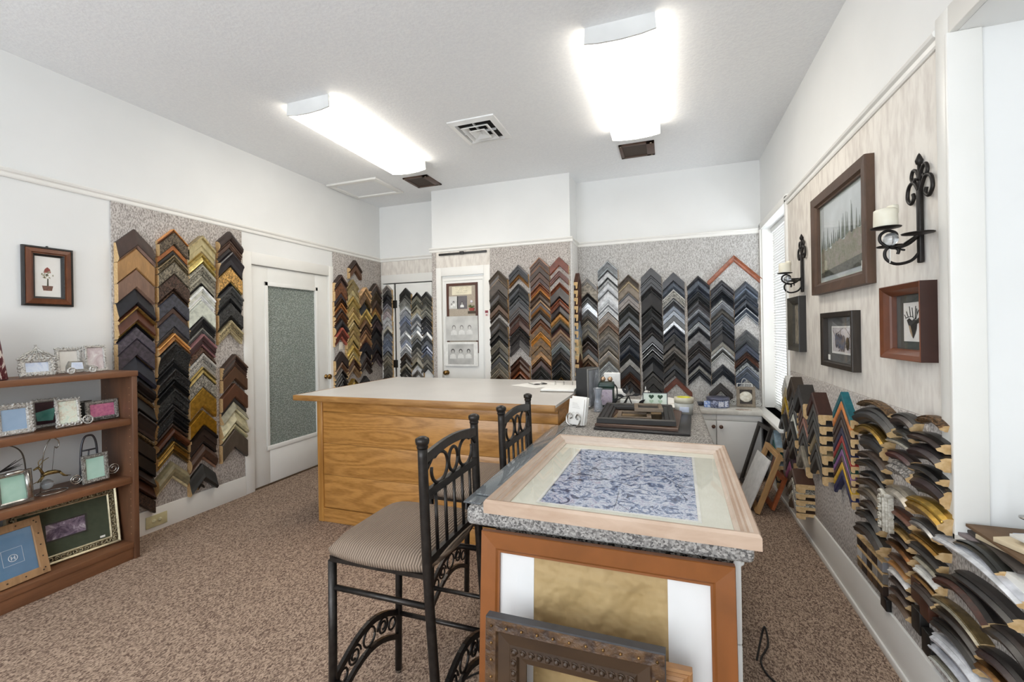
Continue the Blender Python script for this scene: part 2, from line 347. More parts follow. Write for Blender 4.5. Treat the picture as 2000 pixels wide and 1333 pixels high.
# dim room behind the frosted glass
h = MB(); GR = mat('9aa39c', .8, hx2='8b958e', scale=2)
h.box(XL - 1.3, XL - 1.25, 2.6, 4.6, 0, 2.6); h.box(XL - 1.25, XL - T, 2.6, 2.65, 0, 2.6); h.box(XL - 1.25, XL - T, 4.55, 4.6, 0, 2.6); h.box(XL - 1.25, XL - T, 2.6, 4.6, 2.55, 2.6)
struct(h.build('wall_hall', GR))
h = MB(); h.box(-3.7, -2.6, YA + .5, YA + .55, 0, 2.3); h.box(-3.7, -3.6, YA + .1, YA + .5, 0, 2.3); h.box(-2.7, -2.6, YA + .1, YA + .5, 0, 2.3); h.box(-3.7, -2.6, YA + .1, YA + .55, 2.2, 2.3)
struct(h.build('wall_closet', GR))
# folding closet door in the alcove
d2 = thing('door_2', 'white folding closet door', 'door', (0, YA - .03, 0)); struct(d2)
MB().rbox(-3.555, -3.385, 0, .035, .01, 2.075, .003).build('leaf', M_DOOR, d2); MB().rbox(-3.355, -2.822, 0, .035, .01, 2.075, .003).build('leaf', M_DOOR, d2)
M_IRON = mat('2b2826', .45, .6, scale=50)
for z in (.98, 1.76): MB().rbox(-3.4, -3.335, -.012, .0, z, z + .1, .003).build('hinge', M_IRON, d2)
bx(-3.38, -3.36, .02, .03, .01, 2.07).build('fold_gap', M_IRON, d2)
cas = MB(); cas.rbox(XL + .02, -3.56, YA - .016, YA, 0, 2.09, .003); cas.rbox(-2.82, XQ, YA - .016, YA, 0, 2.09, .003); cas.rbox(XL + .02, XQ, YA - .018, YA, 2.09, 2.2, .003)
struct(cas.build('trim_10', TRIM))
# closet door with photographs
d3 = thing('door_3', 'white panel door with photographs taped on', 'door', (0, YM, 0)); struct(d3)
MB().rbox(-2.507, -1.968, .012, .05, .01, 2.085, .003).build('leaf', M_DOOR, d3)
pl = MB(); pl.ring(.53, 2.0, [(0, 0), (.0, .004), (.012, .008), (.02, .004), (.02, 0)], None, -2.2375, .05, .012); pl.build('molding', M_DOOR, d3)
KM = Matrix.Translation((-2.46, .012, .958)) @ Matrix.Rotation(PI / 2, 4, 'X')
MB().lathe([(0, 0), (.028, 0), (.028, .006), (.01, .012), (.01, .03), (.022, .036), (.029, .048), (.026, .06), (.012, .067), (0, .067)], 16, 0, KM).build('knob', M_BRASS, d3)
for z in (1.72, .3): MB().tube([(-1.966, .006, z), (-1.966, .006, z + .09)], .007, 8).build('hinge', M_STEEL, d3)
cas = MB(); cas.rbox(-2.575, -2.51, YM - .018, YM, 0, 2.19, .003); cas.rbox(-1.965, -1.888, YM - .018, YM, 0, 2.19, .003); cas.rbox(-2.51, -1.965, YM - .018, YM, 2.09, 2.19, .003)
cas.box(-2.512, -2.507, YM, YM + .06, 0, 2.1); cas.box(-1.968, -1.963, YM, YM + .06, 0, 2.1); struct(cas.build('trim_11', TRIM))
# ---------------------------------------------------------------- ceiling fittings
M_DIFF = mat('fffaf0', .4, hx2='fff6e8', scale=2, emit=TUBE)
M_HOUS = mat('f2f2f0', .4, scale=3)
def tube_light(label, x0, x1, y0, y1):
    t = thing('ceiling_light', label, 'light', ((x0 + x1) / 2, (y0 + y1) / 2, ZC), 0, 'fluorescent wrap lights on the ceiling')
    hw = (x1 - x0) / 2; hl = (y1 - y0) / 2
    bx(-hw * .93, hw * .93, -hl + .012, hl - .012, -.046, 0).build('housing', M_HOUS, t)
    pr = [(-hw * .9, -.045), (-hw, -.05), (-hw, -.082), (-hw * .7, -.092), (-hw * .35, -.098), (0, -.1), (hw * .35, -.098), (hw * .7, -.092), (hw, -.082), (hw, -.05), (hw * .9, -.045)]
    MB().prism(pr, -hl + .012, hl - .012, 'y').build('diffuser', M_DIFF, t)
    pe = [(-hw * .98, 0), (-hw * 1.01, -.086), (-hw * .6, -.098), (0, -.103), (hw * .6, -.098), (hw * 1.01, -.086), (hw * .98, 0)]
    for a, b in ((-hl, -hl + .012), (hl - .012, hl)): MB().prism(pe, a, b, 'y').build('end_cap', M_HOUS, t)
tube_light('long fluorescent ceiling light nearer the frosted-glass door', -2.585, -2.21, 2.5, 3.82)
tube_light('long fluorescent ceiling light nearer the framed landscape wall', -.415, -.035, 2.47, 3.83)
M_BRN = mat('4a3a2c', .7, hx2='3a2c22', scale=160, bump=.3)
M_BRN2 = mat('5b4234', .5, scale=30)
def grille(label, x0, x1, y0, y1):
    t = thing('ceiling_grille', label, 'grille', ((x0 + x1) / 2, (y0 + y1) / 2, ZC), 0, 'brown ceiling grilles')
    a = (x1 - x0) / 2; b = (y1 - y0) / 2
    f = MB()
    for q in ((-a, a, -b, -b + .035), (-a, a, b - .035, b), (-a, -a + .03, -b, b), (a - .07, a, -b, b)): f.rbox(q[0], q[1], q[2], q[3], -.014, 0, .002)
    f.build('frame', M_BRN2, t); bx(-a + .02, a - .02, -b + .02, b - .02, -.008, 0).build('mesh_panel', M_BRN, t)
    for q in ((-a + .015, -b + .017), (a - .03, -b + .017), (a - .03, b - .017)): MB().lathe([(0, -.017), (.008, -.016), (.008, -.01)], 8, 0, Matrix.Translation((q[0], q[1], 0))).build('screw', mat('b8a890', .4, .8), t)
grille('square brown ceiling grille beyond the light nearer the door', -2.685, -2.385, 4.14, 4.47)
grille('square brown ceiling grille beyond the light over the carpeted counter', -.4, -.09, 4.14, 4.465)
t = thing('air_vent', 'square white ceiling air diffuser between the two lights', 'vent', (-1.445, 3.4, ZC))
MB().ring(.4, .44, [(0, 0), (0, .012), (.05, .02), (.06, .004)]).build('flange', M_HOUS, t, Matrix.Translation((0, -.22, 0)) @ Matrix.Rotation(PI / 2, 4, 'X') @ Matrix.Scale(-1, 4, (0, 1, 0)) @ Matrix.Identity(4)) if False else None
def flat_ring(w, h, prof):
    m = MB(); m.ring(w, h, prof, None, 0, -h / 2, 0)
    m.v = [(x, z, y) for (x, y, z) in m.v]; return m
flat_ring(.4, .44, [(0, 0), (0, .01), (.045, .022), (.055, .004), (.055, -.0)]).build('flange', M_HOUS, t)
bx(-.145, .145, -.165, .165, -.001, 0.0).build('duct_shade_sheet', mat('26221f', .9), t)  # flat dark sheet, paints the shade inside the vent opening
flat_ring(.24, .28, [(0, .03), (.01, .034), (.045, .006), (.04, .004), (0, .03)]).build('louver', M_HOUS, t)
flat_ring(.14, .17, [(0, .036), (.008, .04), (.06, .01), (.055, .008), (0, .036)]).build('louver', M_HOUS, t)
bx(-.003, .003, -.16, .16, -.02, -.002).box(-.14, .14, -.003, .003, -.02, -.002).build('cross_bar', M_HOUS, t)
t = thing('attic_hatch', 'white framed attic hatch in the ceiling corner', 'hatch', (-3.26, 4.27, ZC))
for q in ((-.33, .33, -.27, -.21), (-.33, .33, .21, .27), (-.33, -.27, -.21, .21), (.27, .33, -.21, .21)): MB().rbox(*q, -.02, 0, .004).build('frame_board', TRIM, t)
bx(-.27, .27, -.21, .21, -.006, 0).build('panel', M_CEIL, t)
# ================================================================ frame moulding samples
RAW = mat('d8b98a', .8, hx2='c39f6c', scale=60)
def sample_mat(hx, st):
    r, g, b = [int(hx[i:i + 2], 16) for i in (0, 2, 4)]
    if r + g + b < 330: r, g, b = int(r * .84), int(g * .84), int(b * .84); hx = '%02x%02x%02x' % (r, g, b)
    dk = '%02x%02x%02x' % tuple(int(c * .55) for c in (r, g, b)); md = '%02x%02x%02x' % tuple(int(c * .8) for c in (r, g, b))
    lt = '%02x%02x%02x' % tuple(min(255, int(c * 1.18 + 10)) for c in (r, g, b)); dk = '%02x%02x%02x' % tuple(int(c * .62) for c in (r, g, b))
    if st == 'w': return mat(hx, .45, hx2=md, style='wood', scale=38, stretch=(1, 1, .2), bump=.08)
    if st == 'o': return mat(lt, .42, .3, hx2=dk, scale=105, bump=1., detail=3, lo=.38, hi=.64, dist=.012)
    if st == 'g': return mat(hx, .3, .75 if r - b > 40 else .4, hx2=md, scale=40)
    if st == 'm': return mat(hx, .5, hx2=dk, scale=45, detail=5)
    return mat(hx, .33, hx2=md, scale=25, spec=.5)
PROF = {  # (share of the face from outer to inner edge, height off the wall, slot)
    'flat': [(0, 0, 0), (0, .020, 0), (.05, .024, 0), (.92, .024, 0), (1, .017, 1), (1, 0, 1)],
    'scoop': [(0, 0, 0), (0, .034, 0), (.1, .036, 0), (.22, .030, 0), (.5, .021, 0), (.8, .018, 0), (.86, .022, 1), (1, .016, 1), (1, 0, 1)],
    'back': [(0, 0, 0), (0, .012, 0), (.15, .016, 0), (.6, .026, 0), (.82, .032, 0), (.88, .03, 1), (1, .022, 1), (1, 0, 1)],
    'round': [(0, 0, 0), (.02, .014, 0), (.15, .026, 0), (.38, .032, 0), (.6, .03, 0), (.8, .022, 0), (.86, .016, 1), (1, .013, 1), (1, 0, 1)],
    'step': [(0, 0, 1), (0, .032, 1), (.14, .032, 1), (.18, .024, 0), (.55, .024, 0), (.6, .018, 0), (.85, .018, 0), (.88, .022, 1), (1, .018, 1), (1, 0, 1)],
    'tall': [(0, 0, 0), (0, .056, 0), (.12, .06, 0), (.75, .06, 0), (1, .052, 1), (1, 0, 1)],
}
PROF['ribs'] = [(0, 0, 0), (0, .026, 0), (.08, .03, 1), (.16, .03, 1), (.2, .022, 0), (.34, .026, 0), (.4, .019, 0), (.56, .024, 0), (.62, .017, 1), (.72, .021, 1), (.8, .015, 0), (.9, .02, 1), (1, .016, 1), (1, 0, 1)]
PROF['bead'] = [(0, 0, 0), (0, .022, 0), (.06, .03, 1), (.13, .033, 1), (.2, .028, 1), (.22, .02, 0), (.7, .03, 0), (.78, .031, 0), (.84, .022, 1), (.92, .025, 1), (1, .018, 1), (1, 0, 1)]
PN = ['flat', 'scoop', 'ribs', 'back', 'bead', 'round', 'step']
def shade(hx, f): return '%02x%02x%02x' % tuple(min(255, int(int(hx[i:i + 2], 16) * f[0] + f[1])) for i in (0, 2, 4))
def corner_mesh(m, W, tv, prof, ds=1., o=(0, 0, 0), ax=None, slots=(0, 1, 2), ang=1.):
    """mitred corner, apex up, ends cut plumb; ax = (along, out, up) unit vectors"""
    U, O, V = ax; o = Vector(o); n = len(prof); hw = W / 2; vs = []
    for k, x in enumerate((-hw, 0, hw)):
        for (s, d, _) in prof: vs.append(o + U * x + O * (d * ds) + V * (-abs(x) * ang - s * tv))
    k0 = len(m.v); m.v += [tuple(v) for v in vs]
    for i in range(n - 1):
        for a in (0, 1):
            m.f.append([k0 + a * n + i, k0 + (a + 1) * n + i, k0 + (a + 1) * n + i + 1, k0 + a * n + i + 1]); m.m.append(slots[prof[i][2]]); m.sm.append(False)
    for a in (0, 2): m.f.append([k0 + a * n + i for i in range(n)]); m.m.append(slots[2]); m.sm.append(False)
def cname(hx):
    r, g, b = [int(hx[i:i + 2], 16) for i in (0, 2, 4)]; mx, mn = max(r, g, b), min(r, g, b); L = (mx + mn) / 2; S = mx - mn
    if S < 22 or (S < 30 and L < 60):
        if b - r > 8 and L < 130: return 'dark slate' if L < 75 else 'blue-grey'
        if r - b > 9 and L > 55: return 'dark taupe' if L < 95 else ('taupe' if L < 165 else 'cream')
        return 'black' if L < 48 else 'charcoal' if L < 78 else 'dark grey' if L < 110 else 'grey' if L < 160 else 'silver-grey' if L < 205 else 'white'
    if r >= g >= b:
        if r - g < (g - b) * .55 and L > 95: return 'olive gold' if L < 130 else 'gold' if S > 70 else 'pale gold'
        if L < 58: return 'dark brown' if r - b < 45 else 'dark red-brown'
        if L < 100: return 'red-brown' if (r - g) > 1.5 * (g - b) + 8 else 'brown'
        return 'orange' if S > 120 else 'tan' if L < 175 else 'cream'
    if b > r and b > g: return 'navy' if L < 80 else 'blue' if S > 50 and b - r > 40 and g - r > 0 else 'purple' if r > g else 'slate blue'
    if g >= r: return 'dark green' if L < 100 else 'green'
    return 'maroon' if L < 90 else 'red'
SNAME = {'f': 'smooth', 'w': 'wood-grain', 'o': 'carved', 'g': 'metallic', 'm': 'mottled'}
ORD = 'first second third fourth fifth sixth seventh eighth ninth tenth eleventh twelfth thirteenth fourteenth fifteenth sixteenth seventeenth eighteenth nineteenth twentieth twenty-first twenty-second twenty-third twenty-fourth twenty-fifth twenty-sixth twenty-seventh twenty-eighth'.split()
AX = {'L': (Vector((0, 1, 0)), Vector((1, 0, 0)), Vector((0, 0, 1))), 'B': (Vector((1, 0, 0)), Vector((0, -1, 0)), Vector((0, 0, 1))), 'R': (Vector((0, -1, 0)), Vector((-1, 0, 0)), Vector((0, 0, 1)))}
def unproj(wall, plane, px, py):
    return at_x(px, py, plane) if wall in 'LR' else at_y(px, py, plane)
def parse(s):
    out = []
    for tk in s.split():
        y, rest = tk.split(':') if ':' in tk else (tk[:-1], '-')
        if rest == '-': out.append((float(y), None, None, None)); continue
        st = rest[6] if len(rest) > 6 and rest[6] in 'fwogm' else 'f'; lip = rest.split('+')[1] if '+' in rest else None
        out.append((float(y), rest[:6], st, lip))
    return out
STUFF = MB(); STUFF_M = []
def smi(m):
    if m not in STUFF_M: STUFF_M.append(m)
    return STUFF_M.index(m)
NS = 0
def column(wall, plane, top, bot, W, data, where, group, stuff=False, zoom=None, ds=1., profs=None, ang=1.):
    """a column of corner samples; data: pixel row of each apex, colour, finish; top/bot: where its centre line runs"""
    global NS
    out = {'L': .02, 'R': -.02, 'B': -.02}[wall]
    rows = parse(data); k = 0
    if zoom: rows = [(zoom[0] + y / zoom[1], h, s, l) for y, h, s, l in rows]
    pts = []
    for (y, *_r) in rows:
        t = (y - top[1]) / (bot[1] - top[1]); pts.append(unproj(wall, plane + out, top[0] + (bot[0] - top[0]) * t, y))
    for i, (y, hx, st, lip) in enumerate(rows[:-1]):
        if hx is None: continue
        p = pts[i].copy(); q_ = pts[i + 1]; tv = p.z - q_.z - .003 - abs(p.y - q_.y if wall in 'LR' else p.x - q_.x)
        if wall in 'LR': p.x = plane + out * .04
        else: p.y = plane + out * .04
        if tv < .008: continue
        pn = profs[k % len(profs)] if profs else ('flat' if st in 'w' and k % 3 else PN[(k * 7 + int(hx, 16)) % 7])
        if st == 'm': pn = 'flat'
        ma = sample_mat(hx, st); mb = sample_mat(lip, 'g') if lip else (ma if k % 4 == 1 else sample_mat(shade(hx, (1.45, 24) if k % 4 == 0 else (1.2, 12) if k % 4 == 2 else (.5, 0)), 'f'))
        dsc = ds * (1.45 if wall == 'L' else 1.2) * min(1.25, max(.75, tv / .05))
        Wk = W - random.uniform(0, .012)
        if stuff:
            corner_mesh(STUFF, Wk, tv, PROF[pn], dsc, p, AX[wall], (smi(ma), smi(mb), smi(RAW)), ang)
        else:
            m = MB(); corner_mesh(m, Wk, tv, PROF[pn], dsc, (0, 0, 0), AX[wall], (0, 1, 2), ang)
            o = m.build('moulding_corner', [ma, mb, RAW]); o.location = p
            tag(o, '%s %s corner sample, %s from top, %s' % (cname(hx), SNAME[st], ORD[k], where), 'frame sample', group); NS += 1
        k += 1
# ---- left wall, four columns between the shelf and the glass door
GL = 'corner samples between shelf and glass door'
column('L', XL + .012, (262, 448), (265, 968), .235, '448:59453cw 486:b98c58w 527:8b6c5aw 564:2c2a30f+4a4248 597:70402af+b08a4a 633:1f1d21f 640:6e6470m+a8864a 663:5d525cm+a8864a 696:2a2c3af 734:1f1b1ff 762:8a6a42o 772:221c1af 803:392c28f 840:8a7048o 853:33281fw 884:201d1ef 912:3a2a22f 933:4f2d1df 958:4a3424o 985-', 'column beside the bookshelf', GL)
column('L', XL + .012, (337, 448), (335, 905), .228, '448:b0672fw 455:7a6a58o 479:b06a32f 490:30281ff 498:6f6046o 512:7d7462o+b79a5a 536:5b4336o 566:6b4d38o 574:585862m+7a4a34 602:6b4b3cf 613:57565fm 640:706a66f 651:a8733ef 668:302f2eo 709:2b2b2cf 720:3a3938o 745:1f1f20f 759:383837o 789:5a5756f 797:2e2d2do 826:4d3a2ef 836:6b3d25f 853:3a3330o 862:c99d4eg 887- 901:8f8465f 935-', 'second column from the bookshelf', GL)
column('L', XL + .012, (390, 461), (395, 910), .222, '461:c9b98aw+cbb88a 496:e4cf86g 516:8c8778o 553:55524ef 560:e6e6da 588:d9dccdf+9a978a 620:3b3937f 641:6a6664f+b0ada4 653:5b3c3cf 676:6a4a37o 690:a7a29ao 717:cdb168f 731:8e887co 757:d3a748g 795- 802:c99a35g 831:42352ff 866:5c4030f 897- 906:2d2a27f 937-', 'third column from the bookshelf', GL)
column('L', XL + .012, (447, 452), (448, 640), .225, '452:4a3a34f 474:7c5c4cf 485:5a5452f 493:3b3538f 523:c79a55o 552:302f2ff 560:4a4a49o 583:403f3ff 592:42413fo 619:3b3833f 626:a0916eo 650-', 'short upper column next to the glass door', GL)
column('L', XL + .012, (456, 692), (456, 845), .24, '692:493428w 716:6e4a31w 741- 749:74482fw 777:4b4a48f 785:a29b82f 801:d3c9a3f 826:cfc59af 838:6a5e50w 874-', 'short lower column next to the glass door', GL)
# ---- closet wall, four columns right of the photo door
GM = 'corner samples right of the photo door'
ZM = (480, 4.76)
column('B', YM - .012, (974, 528), (977, 740), .22, '232:6b5d50f 322:6d6054f 418:5d5650f 500:6c6154f 548:7a5a42w 600:4c3e35f 640- 672:57504af 775:4c4844f 850:3b3836f 880:8a8274f 945:403d3af 995:8b8576f 1035:474541f 1085:8d8577f 1140:7f7361f 1200:5d4834f+a88a4a 1275-', 'column next to the photo door', GM, zoom=ZM)
column('B', YM - .012, (1013, 518), (1017, 740), .232, '180:3f3c3cf 268:9a6a38f 308- 355:4e4e4ff 430:505355f 472:6a6c6ef 520:4c4744f 575:584a42f 640:5f423af+9c928a 690:62443cf 750:33302ff 785:4b4541o 840:423d3df+a9a6a2 872:403b3bf 945- 1030:5b3a2df 1090:67402df 1145:a65a2ff 1200:5a3a22f+9a7a3a 1275-', 'second column from the photo door', GM, zoom=ZM)
column('B', YM - .012, (1054, 503), (1058, 740), .222, '110:6b4d3af 192:5d4a3ew 250:704e3aw 305:613d2df 345:7d4d35f 395:bd8048f 425:5c4434f 500:b98848f 530:54382af 560:b67f44f 592:5d4a3af 635:6c5a4af 685:7c4c30f 740:8a6236m 800:c0863ef 855:9a6f38m 935:8f6a38m 985:c18b48f 1035:593c2af 1070:5e3a2af 1120:47443ff 1160:4a4845f 1205:35332f 1275-', 'third column from the photo door', GM, zoom=ZM)
column('B', YM - .012, (1092, 502), (1097, 740), .205, '105:92482bf 190- 235:87472ff 292- 340:874c33f 385:41393af 490:7d4630f 552:3b3334f 628:b8803ff+e3c99a 690:4a4746f 750:5e3c38f 780:9b7448w 812:76563aw 845:6a563cm 890:4c5049f 950:474647f 1000:54483ff 1050:44474af 1100:43403ef 1140:2d2a26f 1222:4e3a22f+a98a4a 1275-', 'column next to the wall corner', GM, zoom=ZM)
# ---- back wall, eight columns
GB = 'corner samples on the back wall'
ZB = (480, 4.166)
def bcol(x0, x1, s, where): column('B', YB - .012, (x0, 520), (x1, 740), .222, s, where, GB, zoom=ZB)
bcol(1147, 1150, '258:8c8680f 302:b3a795m 388:2b2624f 415:a8a8a6g 440:7d7e7ef 468:d9dadbg 525:8a8a8bf 558:857b70f 610:9c9486f 640:918d86f 690:9a9182f 728:4f443ef 775:4a3c37f 840:4a4a43f 882:a88a6af+e8dcc0 920:8a6c50f 962:6b4630f 1010:7a5236f 1060:8a7660f 1110:6a5844f 1170-', 'back wall column beside the closet')
bcol(1187, 1190, '122:878a8df 195:dcdedff+5b5c5e 275:cfd0cff 303:e2e4e6f 370:e6e8eaf 485:d3d3d2f+4b4b4b 545:948677f 605:8f7462f 660:94897bf 705:8b857ef 760:878480f 805:857d72f 855:8e8373f 900:92877af 938:9a9c9bf 1035:7b6c5ef 1090:6f6252f 1140:7a6a58f 1190-', 'second back wall column from corner')
bcol(1227, 1231, '233:5e544bf 290:a38a58f 312:968a7cf 385:85796ef 485:2f312ff 592:63625fg 640:4f433df 690:453c38f 725:35363af 795:3a404af 875:39393af 920:8c8880g 975:2e2a29f 1030:6a4534f 1070:5a4438f 1105:4b413af 1165-', 'third back wall column from the closet')
bcol(1271, 1276, '180:484443f 250:3e3b3bf 343:2f2f30f 380:343334f 510:323233f 580:2f2f30f 680:413f3ff 730:454140f 790:3b3b3df+dcdcdc 840:2e2e30f+d8d6d2 890:333335f 950:303239f 1035:6a6259f 1062:4d4842m 1130:3c3b39f 1190-', 'fourth back wall column from the closet')
bcol(1314.5, 1318, '218:4b4a4ff 290:626a78f 358:a5a29bo 425:b9bbbcg 455:57585bf 492:6f737ag 530:8f9297g 570:6b6a68f 615:d4d5d6g 648:343844f 720:706e6cf 745:38383bf 810:77716af 868:3b3634o 925:4b4440f+e8e4dc 968:3a383af 1010:2f2f32f 1060-', 'fifth back wall column from the closet')
bcol(1363, 1366, '243:35353af 280:707884g 333:3d4350f 375:55565af 440:3f3c3ef 508:a5a9afg 545:34353af 575:5f6670f 620:b0b3b6g 660:45464af 700:7b7979m 780:4b4644f 830:46403df 870:3f3d40f 920:36363bf 972:8f8b82g 1010:3b3c40f 1060-', 'sixth back wall column from the closet')
bcol(1409, 1412, '278:46464bf 338:8f9397g 362:2d2f35f 430:c0c3c6g 465:6e7176f 510:6f6a64f 560:80868ff 582:4d515bf 708:2f2f32f 785:9a958ag 820:dfe0dfg 845:5d5c58f 868:c0bfb8g 905- 965:3a3d45f 1055-', 'seventh back wall column from the closet')
bcol(1455.6, 1459, '288:525a68f 358:8d95a0g 385:4c535ff 430:424852f 500:56606ff+e0e2e4 575- 685:6e6e70f 760:525457f 790:495064f 865:5a4238f 895:7a4f40f 918:35353af 950:a6a9abo 985:5a606bf 1040:4c566af 1090-', 'back wall column beside the window')
def single(wall, plane, px, W, tv, hx, st, label, prof='scoop', ds=1., lip=None, grp=None):
    p = unproj(wall, plane + {'L': .02, 'R': -.02, 'B': -.02}[wall], *px)
    if wall in 'LR': p.x = plane
    else: p.y = plane
    m = MB(); corner_mesh(m, W, tv, PROF[prof], ds, (0, 0, 0), AX[wall])
    o = m.build('moulding_corner', [sample_mat(hx, st), sample_mat(lip or hx, 'g' if lip else st), RAW]); o.location = p
    return tag(o, label, 'frame sample', grp)
single('B', YB - .012, (1433, 499), .5, .062, 'a9674c', 'f', 'wide copper-pink moulding corner alone above the back wall columns', 'scoop', 1., None, GB)
single('B', YB - .012, (1321, 738), .31, .07, '8d4a33', 'f', 'small red-brown moulding corner alone below the back wall columns', 'flat', .8, None, GB)
single('B', YB - .06, (1407.5, 748), .22, .085, '4a423c', 'w', 'dark ribbed wood corner standing on the low cabinet behind the tin', 'step', 1.4, None, GB)
single('L', XL + .012, (395, 945), .05, .022, '2a2622', 'f', 'tiny dark moulding corner low on the board beside the glass door', 'flat', .5, None, GL)
# ---- side of the closet bump-out: one column seen edge-on
PX = XP + .012
for i, (z, hx, st) in enumerate(((2.06, '6b3f2e', 'f'), (1.97, '5d3a2c', 'f'), (1.89, '6e4030', 'w'), (1.80, '7a4a35', 'f'), (1.71, '5a3a30', 'f'), (1.62, '4a3a38', 'f'), (1.53, '9fb0c4', 'g'), (1.44, 'b7c0cc', 'g'), (1.35, 'dcc9a0', 'f'), (1.26, 'e0cfa8', 'f'), (1.17, '5f3a2c', 'f'), (1.08, '6a3e2c', 'f'), (.99, '5c3626', 'f'))):
    m = MB(); corner_mesh(m, .22, .072, [(0, 0, 0), (0, .04, 0), (.1, .043, 0), (.8, .04, 0), (1, .034, 1), (1, .02, 1), (.5, .019, 1), (.5, 0, 1)], 1., (0, 0, 0), (Vector((0, 1, 0)), Vector((1, 0, 0)), Vector((0, 0, 1))))
    o = m.build('moulding_corner', [sample_mat(hx, st), sample_mat(hx, st), RAW]); o.location = (PX + .0008, 4.86, z)
    tag(o, '%s moulding corner, %s from the top on the narrow side of the closet wall' % (cname(hx), ORD[i]), 'frame sample', 'corner samples on the closet side')
# ---- alcove: the smaller samples on its side wall and on the folding door, past the three hundred largest
ZA = (480, 4.6)
def acol(x0, x1, s, W=.22): column('L', XL + .012, (x0, 540), (x1, 740), W, s, '', '', True, ZA)
acol(692, 692, '130:4b3a32f 175:7b5236w 230-')
acol(663.5, 666, '262:4a3832f 338:9a6038m 428:4a4048f 468:6a4a36f 515:a3683af 558:4a3a34f 605:74482ef 650:332f33f 738:76382bf 830- 952:473a35f 1042:8d6448f 1085:5f5146f 1128:45413cf 1165:3a3734f 1205:302d2bf 1265-')
acol(686, 689, '305:a29066f 345:988558f 398:c4b280f+2f2a20 450:b89a55f 500:a08a50f 548:bda06af 592:c9ad6cf 640:c2a365f 665:dcc690f+5a4a30 712:b39a62f 755:a88d5cf 800:bba063f 850:9c8450f 882:c8aa5cg 922:b39854f 958:ddcb9af 985:a88a52f 1022:6a4a38f 1068:8d7050f 1120- 1195:c9a450g 1250-')
acol(710.6, 713, '375:9a7a55f 425:8d6d4cf 490:3a342cf+b99a5a 520:34353a+b8b8b8 572:a3884af 640:b09060f 665:8d6a4cf 712:83604af 755:7d5a42f 790:a07850f 840:7a4a36f 872:35343af 955:453b38f 1000:4a3a33f 1040:443833f 1090- 1170:2f2b2af 1230-')
acol(731, 734, '340:4d4038f 420:6f5f48o 478:5a4638f 560:b0804af 592:b89a55f 620:33302ff 672:5b4a4cf 732:3d3a3df 770:34302ff 842:5a4a40m 882:2f2c2df 930:483a35f 970:42383af 1020-')
def dcol(x0, x1, s, W=.18): column('B', YA - .031, (x0, 540), (x1, 740), W, s, '', '', True, ZA)
dcol(757, 759, '355:77716bf 402:6b6864f 440:2c2b2df 480:3f3d40f 520:77757af 558:8d8480f 590:b5a9aaf 635:e6e6e6g 680:d0cfcdf 718:d6cfbdf 752:5b5a58f 782:717680f 812:787d88f 852:8e97a8g 902:878c98f 945:8a8780f 985:7e7668f 1030:857c6cf 1072:6c675ff 1112:6a665ef 1150:55524df 1195-', .145)
dcol(792, 795, '380:2c2b29f+dcdcd6 430:5b5a55f 472:8a8a84f 540:eef0f2g 582:a6a9aff 632:9aa5bcg 682:7c7f86f 722:70747cf 762:d9dcdfg 802:9b9da0f 842:b6bccag 872:e5e8ecg 905:b0b2b5g 962:5a4a40f 1002:4f4a44f 1050:8a8270f 1100:4a4a44f 1150:5b5850f 1190-', .175)
dcol(813.5, 817, '420:33312ff 450:7f7c6ff 490:5a5b4ff 520:9f9a86f 560:a39a84f 602:e1e4e8g 640:6c6f74f 672:d8dadcg 712:9aa0a8g 752:dfe2e4g 792:9d9c95f 832:88898af 868:3f3e3cf 905:77756ff 950:8f8a7ef 1000:9c9480f 1050:8a8474f 1075:dadada 1120:77726af 1160-', .175)
dcol(832.5, 836, '415:3a3936f 455:77756cf 495:6f6e66f 540:8c8b80f 585:7f7e74f 630:3f3f40f 680:5a5b5ef 725:62656cf 770:d5d8dag 810:5e6065f 850:8a8e96g 890:aab2c6g 930:8b93a8g 975:76736ef 1020:8d887ef 1060:6c6a64f 1110-', .165)
o = STUFF.build('small_moulding_corners', STUFF_M); tag(o, 'dense rows of small moulding corners around the alcove and folding door', 'frame samples', None, 'stuff')
